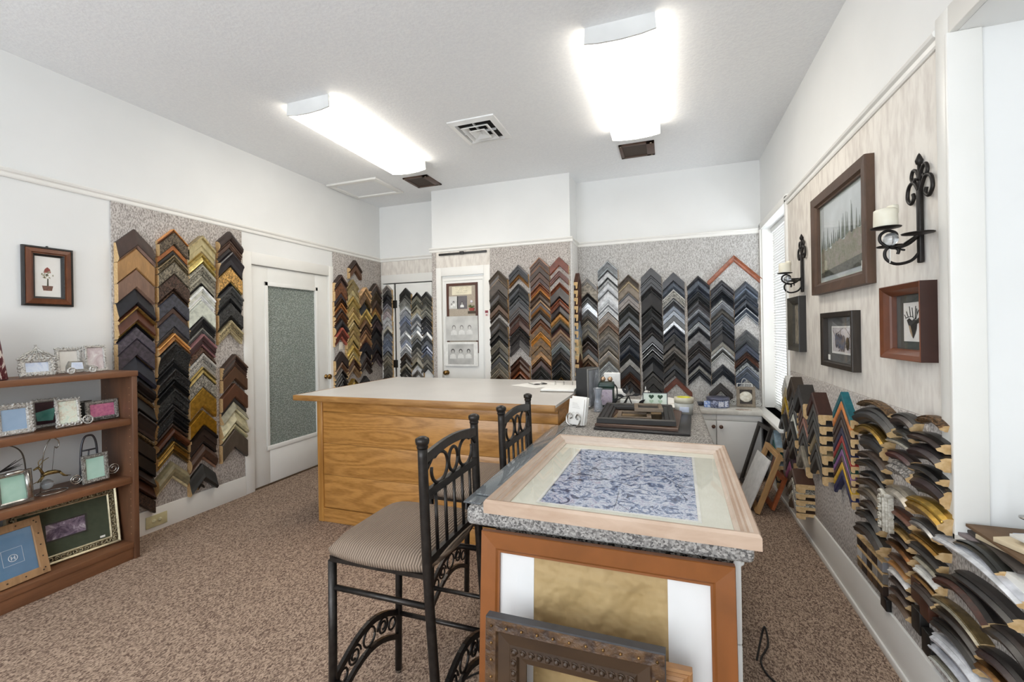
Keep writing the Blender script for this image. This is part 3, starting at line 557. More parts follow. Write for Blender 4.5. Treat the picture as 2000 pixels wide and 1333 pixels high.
# ================================================================ picture frames
FLATP = [(0, 0), (0, .018), (.003, .02), (.9, .02), (1, .016), (1, .004)]
def rim(rw, prof, d=1.): return [(i * rw, o * d) for i, o in prof]
def picture(name, label, cat, w, h, rw, prof, fm, M, mids=None, mat_m=None, mat_w=0., art=None, art_in=None, glass=True, d=1., group=None, sticker=None, inner=None, back=True):
    """frame facing -Y, origin at the bottom centre of its back"""
    t = thing(name, label, cat); t.matrix_world = M
    if group: t['group'] = group
    MB().ring(w, h, rim(rw, prof, d), mids).build('frame', fm, t)
    lo = .006 * d
    if back: MB().box(-w / 2 + .004, w / 2 - .004, -.004, 0, .004, h - .004).build('backing', mat('8a7456', .9, scale=30), t)
    iw, ih = w - 2 * rw, h - 2 * rw
    if mat_m:
        mw = mat_w if isinstance(mat_w, tuple) else (mat_w, mat_w)
        m = MB(); y0, y1 = -lo - .001, -lo
        m.box(-iw / 2 - .004, -iw / 2 + mw[0], y0, y1, rw - .004, h - rw + .004); m.box(iw / 2 - mw[0], iw / 2 + .004, y0, y1, rw - .004, h - rw + .004)
        m.box(-iw / 2 + mw[0], iw / 2 - mw[0], y0, y1, rw - .004, rw + mw[1]); m.box(-iw / 2 + mw[0], iw / 2 - mw[0], y0, y1, h - rw - mw[1], h - rw + .004)
        m.build('mat_board', mat_m, t)
        if inner:
            MB().ring(iw - 2 * mw[0] + .016, ih - 2 * mw[1] + .016, [(0, lo), (0, lo + .003), (.008, lo + .003), (.01, lo + .001)], None, 0, rw + mw[1] - .008).build('inner_fillet', inner, t)
        if art: MB().box(-iw / 2 + mw[0], iw / 2 - mw[0], -lo + .0005, -lo + .002, rw + mw[1], h - rw - mw[1]).build('print', art, t)
    elif art: MB().box(-iw / 2 - .004, iw / 2 + .004, -lo - .001, -lo, rw - .004, h - rw + .004).build('print', art, t)
    if glass: MB().add([(-iw / 2 - .002, -lo - .0035, rw - .002), (iw / 2 + .002, -lo - .0035, rw - .002), (iw / 2 + .002, -lo - .0035, h - rw + .002), (-iw / 2 - .002, -lo - .0035, h - rw + .002)], [(0, 1, 2, 3)]).build('glass', glass_mat(), t)
    if sticker: MB().box(sticker[0], sticker[1], -lo - .0045, -lo - .0038, sticker[2], sticker[3]).build('price_sticker', mat('f4f2ea', .6), t)
    return t
def TR(x, y, z): return Matrix.Translation((x, y, z))
def RZ(a): return Matrix.Rotation(a, 4, 'Z')
def RX(a): return Matrix.Rotation(a, 4, 'X')
LF = RZ(PI / 2); RF = RZ(-PI / 2)
BLK = mat('2b2927', .4, hx2='232120', scale=30)
WPAPER = mat('f3f1ec', .8, hx2='efece6', scale=10)
# botanical print on the left wall
t = picture('framed_print', 'small brown and black framed print of a potted topiary on white wall', 'picture', .238, .362, .058,
            [(0, 0), (0, .018), (.16, .022), (.2, .018), (.24, .024), (.62, .03), (.66, .022), (.78, .024), (.8, .016), (1, .01), (1, .004)],
            [BLK, mat('7a4a30', .35, hx2='5e3724', style='wood', scale=30, stretch=(1, 1, .3)), mat('3c3a38', .4, scale=80, bump=.6)],
            TR(XL, 1.63, 1.633) @ LF, [0, 0, 2, 1, 1, 1, 1, 2, 0, 2], art=WPAPER)
def flat(nm, par, poly, y, m, d=.0008): return MB().prism(poly, y - d, y, 'y').build(nm, m, par)
Y0 = -.0072
pot = mat('8a5a48', .7, hx2='5a4036', scale=120)
flat('printed_pot', t, [(-.022, .095), (.018, .095), (.024, .125), (-.028, .125)], Y0, pot)
flat('printed_stem', t, [(-.005, .125), (.003, .125), (.002, .17), (-.003, .17)], Y0, mat('4b4a3a', .7))
flat('printed_cone', t, [(-.02, .205), (.014, .205), (.01, .228), (-.002, .24), (-.014, .228)], Y0, mat('a8564a', .7, hx2='7a3a34', scale=140))
lv = MB()
for i in range(26):
    a = random.uniform(0, 2 * PI); r = random.uniform(.002, .032); cx, cz = -.002 + r * math.cos(a), .19 + r * .8 * math.sin(a); s = random.uniform(.004, .008); b = random.uniform(0, PI)
    lv.prism([(cx + s * math.cos(b), cz + s * math.sin(b)), (cx + s * .5 * math.cos(b + 1.6), cz + s * .5 * math.sin(b + 1.6)), (cx - s * math.cos(b), cz - s * math.sin(b)), (cx + s * .5 * math.cos(b - 1.6), cz + s * .5 * math.sin(b - 1.6))], Y0 - .001, Y0 - .0002, 'y')
o = lv.build('printed_foliage', mat('7d7a5e', .7, hx2='c9c0a0', scale=90), t); o['kind'] = 'stuff'
MB().lathe([(0, 0), (.006, 0), (.006, .003), (.003, .004), (.003, .012), (0, .012)], 8, 0, TR(0, 0, .366) @ RX(PI / 2)).build('hanger', mat('4a4a48', .4, .7), t)
# ================================================================ bookshelf
OAKD = mat('85593c', .45, hx2='66442e', style='wood', scale=26, stretch=(1, .12, 1), bump=.05)
OAKV = mat('765038', .45, hx2='5a3c2a', style='wood', scale=26, stretch=(1, 1, .12), bump=.05)
SX0, SX1, SY0, SY1 = XL + .022, -3.268, .93, 1.912
bs = thing('bookshelf', 'low brown wooden bookshelf of silver photo frames against the wall', 'bookshelf', (0, 0, 0))
for y0 in (SY0, SY1 - .03): MB().rbox(SX0, SX1, y0, y0 + .03, 0, 1.2, .002).build('side_panel', OAKV, bs)
MB().rbox(SX0, SX1 + .004, SY0 - .008, SY1 + .004, 1.18, 1.215, .003).build('top', OAKD, bs)
for z in (.868, .49): MB().rbox(SX0, SX1 - .012, SY0 + .03, SY1 - .03, z, z + .04, .002).build('shelf', OAKD, bs)
MB().rbox(SX0, SX1 - .004, SY0 + .03, SY1 - .03, .075, .11, .002).build('bottom_shelf', OAKD, bs)
MB().rbox(SX1 - .03, SX1 - .012, SY0 + .03, SY1 - .03, 0, .075, .002).build('kick_board', OAKD, bs)
ph = MB()
for x in (SX1 - .03, SX0 + .05):
    for i in range(22): ph.lathe([(0, 0), (.0026, 0), (.0026, .0012), (0, .0012)], 6, 0, TR(x, SY1 - .03, .16 + i * .045) @ RX(PI / 2))
ph.build('peg_holes', mat('b08a62', .6), bs)
# ---- silver giftware
SIL = mat('d6d4cf', .3, .6, hx2='8a8884', scale=120, bump=.5, detail=3, lo=.3, hi=.5)
SIL2 = mat('c9c7c2', .22, .9, hx2='9a9894', scale=40)
PEW = mat('8f8d88', .38, .8, hx2='54524e', scale=90, bump=.5)
def gift_frame(label, w, h, rw, photo, M, orn=0, mm=SIL, extra=None, group='silver photo frames on the bookshelf'):
    t = thing('photo_frame', label, 'photo frame'); t.matrix_world = M; t['group'] = group
    MB().ring(w, h, [(0, 0), (0, .008), (rw * .2, .012), (rw * .7, .012), (rw, .007), (rw, .002)]).build('rim', mm, t)
    MB().box(-w / 2 + rw * .8, w / 2 - rw * .8, -.004, -.001, rw * .8, h - rw * .8).build('photo', photo, t)
    MB().box(-w / 2 + .006, w / 2 - .006, -.001, .002, .006, h - .006).build('backing', BLK, t)
    MB().box(-.015, .015, .002, .005, .012, h * .75, 0, RX(.0).to_3x3()).build('easel_leg', BLK, t)
    if orn:
        m = MB()
        for i in range(orn):
            u = i / orn * 2 * (w + h)
            if u < w: p = (-w / 2 + u, 0)
            elif u < w + h: p = (w / 2, u - w)
            elif u < 2 * w + h: p = (w / 2 - (u - w - h), h)
            else: p = (-w / 2, h - (u - 2 * w - h))
            m.ball((p[0], -.008, max(.012, p[1])), random.uniform(.5, 1.) * rw * .42, 6)
        m.build('ornament', mm, t)
    return t
def on(px, py, z, lim=True):
    p = at_z(px, py, z)
    if lim: p.x = max(SX0 + .05, min(SX1 - .05, p.x))
    return p
def stand(px, z, x=-3.42, lean=-.14, turn=0.):
    """upright on a shelf at the place seen at column px"""
    p = at_x(px, 900, x); return TR(x, p.y, z + .004) @ RZ(PI / 2 + turn) @ RX(lean)
BLUEP = paint_mat([(.3, 'b9c9e6'), (.7, '8fa8d6'), (.5, 'dfe6f2')], 9)
WHTP = paint_mat([(.3, 'f2efe8'), (.7, 'dedad2')], 7)
t = gift_frame('silver carousel photo frame with scalloped canopy and blue photo', .15, .105, .026, BLUEP, stand(76, 1.215, -3.38), 30)
cn = MB(); cn.prism([(-.085, .1), (.085, .1), (.06, .125), (.03, .145), (.012, .155), (.0, .172), (-.012, .155), (-.03, .145), (-.06, .125)], -.014, 0, 'y')
for i in range(7): cn.tube([(0, -.016, .158), (-.078 + i * .026, -.016, .104)], .003, 5); cn.ball((-.078 + i * .026, -.012, .1), .009, 6)
cn.ball((0, -.008, .176), .008, 6); cn.build('canopy', SIL, t)
gift_frame('silver photo frame with rose corner standing behind the roadster', .125, .155, .02, WHTP, stand(139, 1.215, -3.45), 26)
gift_frame('tall silver beaded frame with pinkish mirror, end of top shelf', .115, .165, .014, paint_mat([(.3, 'f4f1ee'), (.55, 'cbb9bb'), (.75, 'b5a3a6')], 14), stand(191, 1.215, -3.44, -.12, .1), 34)
t = thing('photo_frame', 'silver vintage roadster photo frame on the top shelf', 'photo frame'); t.matrix_world = stand(160, 1.215, -3.33, -.05); t['group'] = 'silver photo frames on the bookshelf'
MB().prism([(-.07, .018), (.07, .018), (.085, .03), (.06, .045), (.02, .05), (.012, .075), (-.055, .078), (-.068, .05)], -.015, 0, 'y').build('body', SIL2, t)
MB().prism([(-.05, .028), (.008, .028), (.004, .068), (-.046, .07)], -.0165, -.015, 'y').build('photo', BLUEP, t)
for x in (-.05, .055):
    wm_ = MB(); wm_.lathe([(0, 0), (.019, 0), (.021, .006), (.013, .008), (.012, .004), (.004, .005), (.004, .01), (0, .01)], 14, 0, TR(x, -.012, .021) @ RX(PI / 2)); wm_.build('wheel', SIL, t)
# shade with leaf print
t = thing('printed_lampshade', 'maroon and white leaf-print tapered lampshade on the top shelf', 'lampshade', (-3.41, 1.235, 1.217))
MAR = paint_mat([(.44, '5a1622'), (.5, '6d1e2a'), (.53, 'f0e6e2'), (.62, 'f4ede8')], 13, stretch=(1, 1, .6), dist=2.)
MB().lathe([(.125, 0), (.127, .003), (.085, .325), (.083, .33), (.08, .325), (.12, .003)], 28).build('shade', MAR, t)
rg = MB()
for r, z in ((.125, .003), (.083, .328)): rg.tube([(r * math.cos(2 * PI * i / 28), r * math.sin(2 * PI * i / 28), z) for i in range(28)], .003, 6, 0, True)
rg.build('trim_ring', mat('4a1420', .6), t)
# second shelf
gift_frame('silver scroll-cornered frame with oval pale blue photo, second shelf', .15, .165, .026, mat('a9c0d8', .4, hx2='93aecb', scale=8), stand(30, .908, -3.36), 34)
t = gift_frame('silver floral frame with teal ribbon photo on dark ground', .125, .165, .018, mat('4a2a30', .5, hx2='3a2026', scale=14), stand(92, .908, -3.46), 30)
MB().prism([(-.04, .04), (.03, .035), (.045, .1), (.05, .11), (-.045, .09)], -.006, -.0045, 'y').build('printed_ribbon', mat('7fc0b0', .4, hx2='5aa394', scale=20), t)
t = gift_frame('silver carriage frame with wheel and pale green floral photo', .115, .165, .016, paint_mat([(.35, 'cfe0d0'), (.5, 'e9eddd'), (.68, 'c9b59a')], 26), stand(136, .908, -3.34), 30)
wv = MB(); wv.tube([(.085 + .024 * math.cos(a * PI / 8), -.014, .025 + .024 * math.sin(a * PI / 8)) for a in range(16)], .004, 6, 0, True)
for a in range(4): wv.tube([(.085 + .024 * math.cos(a * PI / 4), -.014, .025 + .024 * math.sin(a * PI / 4)), (.085 - .024 * math.cos(a * PI / 4), -.014, .025 - .024 * math.sin(a * PI / 4))], .002, 5)
for i in range(9): wv.ball((-.06 + i * .014, -.014, .012 + .006 * (i % 2)), .009, 6)
wv.build('wheel', SIL, t)
gift_frame('plain pewter frame half hidden between the carriage and pink frames', .09, .125, .016, mat('4b4a44', .6), stand(166, .908, -3.47), 0, PEW)
PINK = mat('e08aa8', .5, hx2='c86a92', scale=60)
t = gift_frame('silver frame lettered Friends Forever around pink glitter photo', .175, .125, .024, PINK, stand(202, .908, -3.40, -.1), 0, mat('c5c3bd', .35, .6, hx2='77746f', scale=120, bump=.6))
fc = bpy.data.curves.new('lettering', 'FONT'); fc.body = 'Friends Forever'; fc.size = .021; fc.extrude = .0006; fc.align_x = 'CENTER'
fo = text_mesh(fc, mat('3a3836', .5, .3)); fo.parent = t; fo.matrix_local = TR(0, -.0135, .006) @ RX(PI / 2)
# third shelf
t = gift_frame('silver frame with sea green photo and rocket, third shelf', .15, .18, .024, mat('b9d8c8', .4, hx2='a0c6b4', scale=10), stand(28, .531, -3.34), 0, SIL2)
MB().lathe([(0, 0), (.012, 0), (.013, .03), (.012, .06), (.005, .075), (0, .08)], 10, 0, TR(-.03, -.016, .172) @ Matrix.Rotation(PI / 2, 4, 'Y')).tube([(.055, -.014, .02), (.05, -.014, .17)], .012, 8).build('rocket', SIL2, t)
WIRE = mat('6f6a62', .35, .8, scale=60)
t = thing('ornament_hook', 'curved wire ornament hook holding dark feathers, third shelf', 'ornament'); t.matrix_world = stand(14, .531, -3.46, 0)
MB().tube(smooth([(.07, 0, 0), (.075, 0, .12), (.06, 0, .25), (.01, 0, .305), (-.05, 0, .3), (-.08, 0, .265), (-.07, 0, .245), (-.055, 0, .25)], 6), .0035, 6).build('wire', WIRE, t)
fe = MB()
for i in range(14): fe.tube([(-.03, 0, .17), (-.03 + random.uniform(-.05, .09), random.uniform(-.03, .03), .17 + random.uniform(.0, .06))], [.004, .001], 5)
fe.tube([(-.05, 0, .25), (-.03, 0, .17)], .001, 4); fe.build('feathers', mat('2a2220', .7), t)
MB().lathe([(0, 0), (.06, 0), (.06, .005), (0, .006)], 18).build('base', WIRE, t)
t = thing('ornament_stand', 'hooked wire stand with leaping reindeer ornament, third shelf', 'ornament'); t.matrix_world = stand(100, .531, -3.40, 0)
MB().tube([(.07 * math.cos(2 * PI * i / 24), .05 * math.sin(2 * PI * i / 24), .004) for i in range(24)], .003, 6, 0, True).tube(smooth([(-.03, .045, .004), (-.035, .02, .12), (-.03, 0, .25), (0, 0, .315), (.03, 0, .3), (.035, 0, .27), (.025, 0, .255), (.016, 0, .265)], 6), .003, 6).build('wire', SIL2, t)
MB().ball((-.02, 0, .055), .03, 12).build('glass_ball', mat('c9cdd0', .05, .0, trans=.8), t)
dm = MB(); dm.tube(smooth([(-.045, -.01, .12), (-.01, -.01, .125), (.03, -.01, .118)], 5), [.008] + [.013] * 8 + [.011, .006][:2], 8) if False else dm.tube([(-.045, -.01, .115), (-.02, -.01, .122), (.01, -.01, .12), (.035, -.01, .112)], [.009, .013, .012, .007], 8)
dm.tube([(-.04, -.01, .12), (-.052, -.01, .15), (-.06, -.01, .165)], [.008, .006, .005], 6); dm.tube([(-.058, -.01, .166), (-.082, -.01, .155)], [.007, .004], 6)
for x, dx in ((-.04, -.045), (-.036, -.03), (.03, .04), (.033, .05)): dm.tube([(x, -.01, .112), (x + dx * .5, -.01, .085), (x + dx, -.01, .078)], [.005, .003, .002], 5)
for s in (-1, 1): dm.tube(smooth([(-.058, -.01, .17), (-.05 + .01 * s, -.01, .195), (-.03 + .015 * s, -.01, .21)], 4), .002, 5)
dm.build('reindeer', mat('a08a5a', .3, .8, hx2='6d5c3a', scale=60), t); MB().tube([(.016, 0, .262), (.0, -.008, .13)], .0012, 4).build('thread', WIRE, t)
t = thing('display_easel', 'dark metal easel with arched top and silver side scrolls', 'easel'); t.matrix_world = stand(180, .531, -3.39, 0); EAM = t.matrix_world.copy()
MB().tube(smooth([(-.045, .03, .0), (-.04, .03, .2), (-.025, .03, .275), (0, .03, .29), (.025, .03, .275), (.04, .03, .2), (.045, .03, 0)], 5), .006, 8).tube([(-.04, .03, .2), (.04, .03, .2)], .005, 6).tube([(0, .03, .2), (0, .07, .003)], .004, 6).build('back', mat('55565c', .35, .8), t)
MB().tube(spiral(-.09, .05, .008, .032, 0, 4.2 * PI, 40, -.02), .004, 6).tube([(-.058, -.02, .05), (-.05, .0, .004), (-.02, .03, .004)], .004, 6).build('scroll', SIL2, t)
MB().tube(spiral(.1, .06, .008, .038, PI, -3.2 * PI, 40, -.02), .004, 6).tube([(.062, -.02, .06), (.05, .0, .004), (.02, .03, .004)], .004, 6).build('scroll', SIL2, t)
gift_frame('silver embossed frame with sea green photo resting on the easel', .135, .17, .022, mat('bcdccf', .4, hx2='a8cfc0', scale=10), EAM @ TR(0, -.034, .008) @ RX(-.1), 0, mat('c2c0ba', .3, .7, hx2='77746e', scale=120, bump=.8))
# bottom shelf
GOLDM = mat('a89a78', .35, .6, hx2='4a4030', scale=85, bump=.9, lo=.4, hi=.6)
PALEG = mat('c9bea0', .32, .6, hx2='b0a486', scale=40)
GMAT = mat('4b5240', .9, hx2='454c3b', scale=40)
p0 = at_x(168, 1060, -3.42)
t = picture('framed_print', 'ornate gold frame with dark green mat and small landscape, bottom shelf', 'picture', .5, .36, .05, [(0, 0), (0, .02), (.12, .026), (.3, .02), (.36, .014), (.8, .012), (.86, .016), (1, .012), (1, .004)], [PALEG, GOLDM], TR(-3.41, 1.615, .112) @ RZ(PI / 2 - .12) @ RX(-.17), [0, 0, 0, 1, 1, 0, 0, 0], GMAT, (.11, .082),
            paint_mat([(.3, '2a2430'), (.45, '5a4a5c'), (.56, '8a7888'), (.66, 'cfc4cc'), (.75, 'e9e4ea')], 16), sticker=(.15, .175, .058, .07), inner=mat('3a3a30', .5))
orn = MB()
for side in range(4):
    n = 17 if side % 2 == 0 else 12; L = .5 if side % 2 == 0 else .36
    for i in range(n):
        u = -L / 2 + .035 + i * (L - .07) / (n - 1); c = (u, .028) if side == 0 else (u, .332) if side == 2 else ((.222, .18 + u) if side == 1 else (-.222, .18 + u))
        orn.tube([(c[0] + .009 * math.cos(a * .8 + i), -.016, c[1] + .009 * math.sin(a * .8 + i)) for a in range(7)], .0028, 5)
orn.build('carved_scrolls', PALEG, t)
WDF = mat('b08a62', .55, hx2='8d6a48', style='wood', scale=30, stretch=(1, 1, .3))
BLU = mat('6f93b4', .3, hx2='5a7f9f', scale=4)
t = picture('framed_print', 'rustic riveted wood frame with blue printed insert, bottom shelf', 'picture', .36, .32, .042, [(0, 0), (0, .016), (.04, .018), (.92, .018), (1, .014), (1, .004)], WDF, TR(-3.325, 1.315, .112) @ RZ(PI / 2 + .06) @ RX(-.3), None, None, 0, BLU)
rv = MB()
for side in range(4):
    for i in range(5):
        u = -.15 + i * .075; c = (u, .021) if side == 0 else (u, .3) if side == 2 else ((.159, .16 + u * .85) if side == 1 else (-.159, .16 + u * .85))
        rv.ball((c[0], -.019, c[1]), .004, 6)
rv.build('rivets', mat('3a2e24', .4, .6), t)
WH_ = mat('dfe6ec', .6)
lg = MB(); lg.ring(.085, .085, [(0, .0085), (0, .0092), (.0015, .0092), (.0015, .0085)], None, .045, .105); lg.build('printed_border', WH_, t)
lg = MB(); lg.tube([(.045 + .018 * math.cos(2 * PI * i / 20), -.009, .14 + .018 * math.sin(2 * PI * i / 20)) for i in range(20)], .0018, 5, 0, True); lg.box(.036, .04, -.0096, -.0086, .13, .15); lg.box(.05, .054, -.0096, -.0086, .13, .15); lg.box(.036, .054, -.0096, -.0086, .138, .142)
lg.build('printed_emblem', WH_, t)
# outlet
t = thing('wall_outlet', 'beige double outlet set sideways in the baseboard by the bookshelf', 'outlet', (XL + .02, 2.21, .078))
MB().rbox(0, .006, -.073, .073, -.043, .043, .003).build('cover_plate', mat('cfc59a', .4), t)
for y in (-.02, .02):
    MB().lathe([(0, 0), (.015, 0), (.015, .003), (0, .003)], 14, 0, TR(.006, y, 0) @ Matrix.Rotation(PI / 2, 4, 'Y')).build('socket', mat('d8cfa8', .4), t)
    MB().box(.0085, .0095, y - .004, y - .002, -.008, -.003).box(.0085, .0095, y - .004, y - .002, .003, .008).box(.0085, .0095, y + .004, y + .007, -.002, .002).build('slots', BLK, t)
# light switch in the alcove
t = thing('light_switch', 'cream wall switch among the corner samples by the glass door', 'switch', (XL + .012, at_x(664, 676, XL).y, at_x(664, 676, XL).z))
MB().rbox(0, .006, -.032, .032, -.045, .045, .003).build('cover_plate', mat('efe9da', .4), t); MB().rbox(.005, .014, -.005, .005, -.012, .012, .002).build('toggle', mat('e6dfcc', .4), t)
# ---- door with photographs
DY = YM + .012
def dz(px, py): return at_y(px, py, DY - .006)
NB0, NB1 = dz(903, 690).z, dz(903, 553).z
t = thing('notice_board', 'brown framed pinboard hung on the closet door', 'pinboard', (dz(903, 620).x, DY, NB0))
MB().ring(.4, NB1 - NB0, [(0, 0), (0, .012), (.004, .014), (.026, .014), (.03, .008), (.03, .002)]).build('frame', mat('5a3526', .45, hx2='47291d', style='wood', scale=30, stretch=(1, 1, .2)), t)
bx(-.175, .175, -.004, 0, .025, NB1 - NB0 - .025).build('linen_board', mat('b8ac9c', .9, hx2='a99d8d', scale=120), t)
def flat_on(nm, label, cat, x0, x1, z0, z1, m, y=DY - .006, group=None):
    o = bx(-(x1 - x0) / 2, (x1 - x0) / 2, -.0012, 0, 0, z1 - z0).build(nm, m); o.location = ((x0 + x1) / 2, y, z0)
    return tag(o, label, cat, group)
a, b = dz(883, 577), dz(921, 559)
o = flat_on('note_card', 'cream card with lines of handwriting at the top of the pinboard', 'card', a.x, b.x, a.z, b.z, mat('efe6cc', .8))
ln = MB()
for i in range(4): ln.box(-.085 + i * .006, .085 - i * .008, -.0016, -.0013, .085 - i * .02, .089 - i * .02)
ln.build('handwriting', mat('9a8c6e', .8, hx2='efe6cc', scale=160, stretch=(1, 1, .2), lo=.45, hi=.55), o)
GRY = paint_mat([(.35, 'e6e4de'), (.7, 'cfcdc7')], 4)
def portrait(par, x, z, s, hair='4a4845', face='b9b6b0', shirt='f2f1ec', y=-.0013):
    """flat printed figure: hair, face, shoulders"""
    def ell(cx, cz, rx, rz, n=14): return [(cx + rx * math.cos(2 * PI * i / n), cz + rz * math.sin(2 * PI * i / n)) for i in range(n)]
    flat('printed_shirt', par, [(x - s * 1.1, z - s * 2.2), (x + s * 1.1, z - s * 2.2), (x + s * .95, z - s * 1.1), (x + s * .3, z - s * .7), (x - s * .3, z - s * .7), (x - s * .95, z - s * 1.1)], y, mat(shirt, .8), .0003)
    flat('printed_hair', par, ell(x, z + s * .12, s * .62, s * .72), y - .0003, mat(hair, .8), .0003)
    flat('printed_face', par, ell(x, z - s * .05, s * .42, s * .55), y - .0006, mat(face, .8), .0003)
GP = 'family photographs on the closet door'
for (x0, y0, x1, y1, lb, bgm, fig) in ((877, 604, 894, 579, 'black and white portrait of a couple in white shirts on pinboard', 'd9d7d2', ((.004, .075, .02), (-.022, .05, .016))), (893, 604, 912, 578, 'black and white portrait of one person in white shirt', '6f6a6c', ((0, .066, .022),))):
    a, b = dz(x0, y0), dz(x1, y1); o = flat_on('photograph', lb, 'photograph', a.x, b.x, a.z, b.z, mat(bgm, .7), DY - .006, GP)
    for (x, z, s) in fig: portrait(o, x, z, s)
a, b = dz(872, 666), dz(934, 617); o1 = flat_on('photograph', 'large pale photograph of three children, upper of two', 'photograph', a.x, b.x, a.z, b.z, mat('d6d5d0', .7, hx2='bdbcb8', scale=6), DY - .017, GP)
for x, s in ((-.1, .038), (0, .036), (.1, .036)): portrait(o1, x, .15, s, '8a8783', 'd5d3ce', 'e6e5e1')
a, b = dz(869, 715), dz(934, 668); o2 = flat_on('photograph', 'white bordered photograph of three children, lower of two', 'photograph', a.x, b.x, a.z, b.z, mat('f0efea', .7), DY - .019, GP)
MB().box(-.165, .165, -.0016, -.0012, .02, .255).build('image', mat('cccbc6', .7, hx2='a9a8a4', scale=6), o2)
for x, s in ((-.1, .038), (0, .036), (.1, .036)): portrait(o2, x, .17, s, '4b4947', 'c2c0ba', 'e3e2dd', -.0018)
t = thing('door_charm', 'small red basket charm with greenery and tag on pinboard', 'charm', (*dz(922, 612).xy, dz(922, 612).z)); t.location.y = DY - .006
MB().prism([(-.028, .028), (.028, .028), (.034, .06), (-.034, .06)], -.012, 0, 'y').build('basket', mat('a8483a', .6, hx2='8a3a30', scale=90), t)
bx(-.05, .045, -.006, 0, -.004, .024).build('tag', mat('4a3f2e', .7), t)
g_ = MB()
for i in range(12): g_.tube([(0, -.006, .06), (random.uniform(-.045, .045), -.008, random.uniform(.075, .1))], [.004, .002], 5)
g_.build('greenery', mat('5a6a3a', .7), t); MB().lathe([(0, 0), (.016, 0), (.016, .004), (0, .004)], 14, 0, TR(-.003, -.004, .135) @ RX(PI / 2)).build('button', mat('e6e0e6', .5), t)
t = thing('curtain_rod', 'black slotted metal bar above the closet door', 'bar', (0, YM - .008, 0))
a, b = at_y(857, 498, YM - .02), at_y(950, 491, YM - .02)
MB().rbox(a.x, b.x, -.02, 0, (a.z + b.z) / 2 - .012, (a.z + b.z) / 2 + .012, .003).build('bar', BLK, t); MB().rbox((a.x + b.x) / 2 - .03, (a.x + b.x) / 2 + .02, -.028, 0, (a.z + b.z) / 2 - .015, (a.z + b.z) / 2 + .02, .003).build('bracket', BLK, t)
a = at_y(950.5, 612, YM - .02); o = bx(-.025, .025, -.002, 0, -.035, .035).build('sticker', mat('efe6e0', .6)); o.location = (a.x, YM - .019, a.z); tag(o, 'small red and white sticker on the closet door casing', 'sticker')
bx(-.018, .018, -.003, -.002, .002, .03).build('printed_mark', mat('8a3a44', .6), o); bx(-.012, .012, -.003, -.002, -.03, -.012).build('printed_lines', mat('c08a8a', .6), o)
# ================================================================ oak island counter
OAK = mat('bd8848', .4, hx2='96662d', style='oak', scale=3.2, stretch=(.3, 1, 1.9), bump=.03, lo=.1, hi=.75, coat=.2)
OAKP = mat('c18c48', .4, hx2='96652a', style='wood', scale=22, stretch=(1, 1, .12), bump=.03, coat=.2)
LAM = mat('d9d5d0', .35, hx2='d3cfca', scale=3)
IX0, IX1, IY0, IY1 = -2.552, -.66, 2.712, 3.9
t = thing('island_counter', 'oak panelled service counter with white laminate top', 'counter', (0, 0, 0))
bx(-2.69, -.655, 2.635, 3.98, .955, .972).build('laminate_top', LAM, t)
e = MB(); e.rbox(-2.7, -.655, 2.622, 2.64, .932, .9725, .004); e.rbox(-2.7, -2.682, 2.64, 3.98, .932, .9725, .004); e.box(-2.682, -.655, 2.64, 3.98, .932, .955); e.build('edge_band', mat('b98a50', .45, hx2='8a5c2a', style='wood', scale=22, stretch=(.2, .2, 1), bump=.1), t)
bx(IX0 + .02, IX1, IY0 + .02, IY1, .0, .932).build('carcass', OAK, t)
for a, b in ((.84, .932), (.60, .838), (.36, .598), (.11, .358)): MB().rbox(IX0 + .05, IX1, IY0 + .006, IY0 + .021, a, b, .0015).build('board', OAK, t)
MB().rbox(IX0 + .045, IX1, IY0, IY0 + .022, 0, .105, .003).build('base_rail', OAK, t)
MB().rbox(IX0 + .045, IX1, IY0 + .002, IY0 + .022, .905, .932, .003).build('top_rail', OAK, t)
MB().rbox(IX0, IX0 + .05, IY0 - .004, IY0 + .05, 0, .932, .003).build('corner_post', OAKP, t)
bx(IX0, IX0 + .02, IY0 + .05, IY1, 0, .932).build('end_panel', OAKP, t)
# ================================================================ carpeted peninsula
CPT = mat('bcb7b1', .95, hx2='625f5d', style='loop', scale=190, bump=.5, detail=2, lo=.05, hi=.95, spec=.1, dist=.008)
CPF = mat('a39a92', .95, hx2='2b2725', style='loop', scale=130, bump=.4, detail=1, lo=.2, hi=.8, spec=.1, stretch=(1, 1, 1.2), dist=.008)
CAB = mat('e4e2de', .4, hx2='dedcd8', scale=3)
PX0, PX1, PY0, PY1, PZ = -.645, .212, 1.338, 4.05, .85
t = thing('carpeted_counter', 'long counter with grey carpeted top and white cabinet side', 'counter', (0, 0, 0))
def carpet_slab():
    m = MB(); m.rbox(PX0, PX1, PY0, PY1, PZ - .062, PZ, .016, 0, None, 3); return m
carpet_slab().build('carpet_top', CPT, t)
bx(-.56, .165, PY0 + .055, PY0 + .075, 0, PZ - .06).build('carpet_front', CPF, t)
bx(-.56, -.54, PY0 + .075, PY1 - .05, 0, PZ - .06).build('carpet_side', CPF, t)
bx(-.54, .165, PY0 + .075, PY1 - .05, .08, PZ - .06).build('carcass', CAB, t)
for i, (a, b) in enumerate(((PY0 + .065, 1.9), (1.905, 2.5), (2.505, 3.1), (3.105, 3.7))):
    d = MB().rbox(.166, .186, a, b, .1, .52, .003).build('door', CAB, t)
    d2_ = MB().rbox(.166, .186, a, b, .525, PZ - .065, .003).build('drawer', CAB, t)
    MB().tube(smooth([(.186, (a + b) / 2 - .05, .66), (.216, (a + b) / 2 - .045, .66), (.216, (a + b) / 2 + .045, .66), (.186, (a + b) / 2 + .05, .66)], 4), .006, 6).build('handle', mat('f4f4f2', .3), d2_)
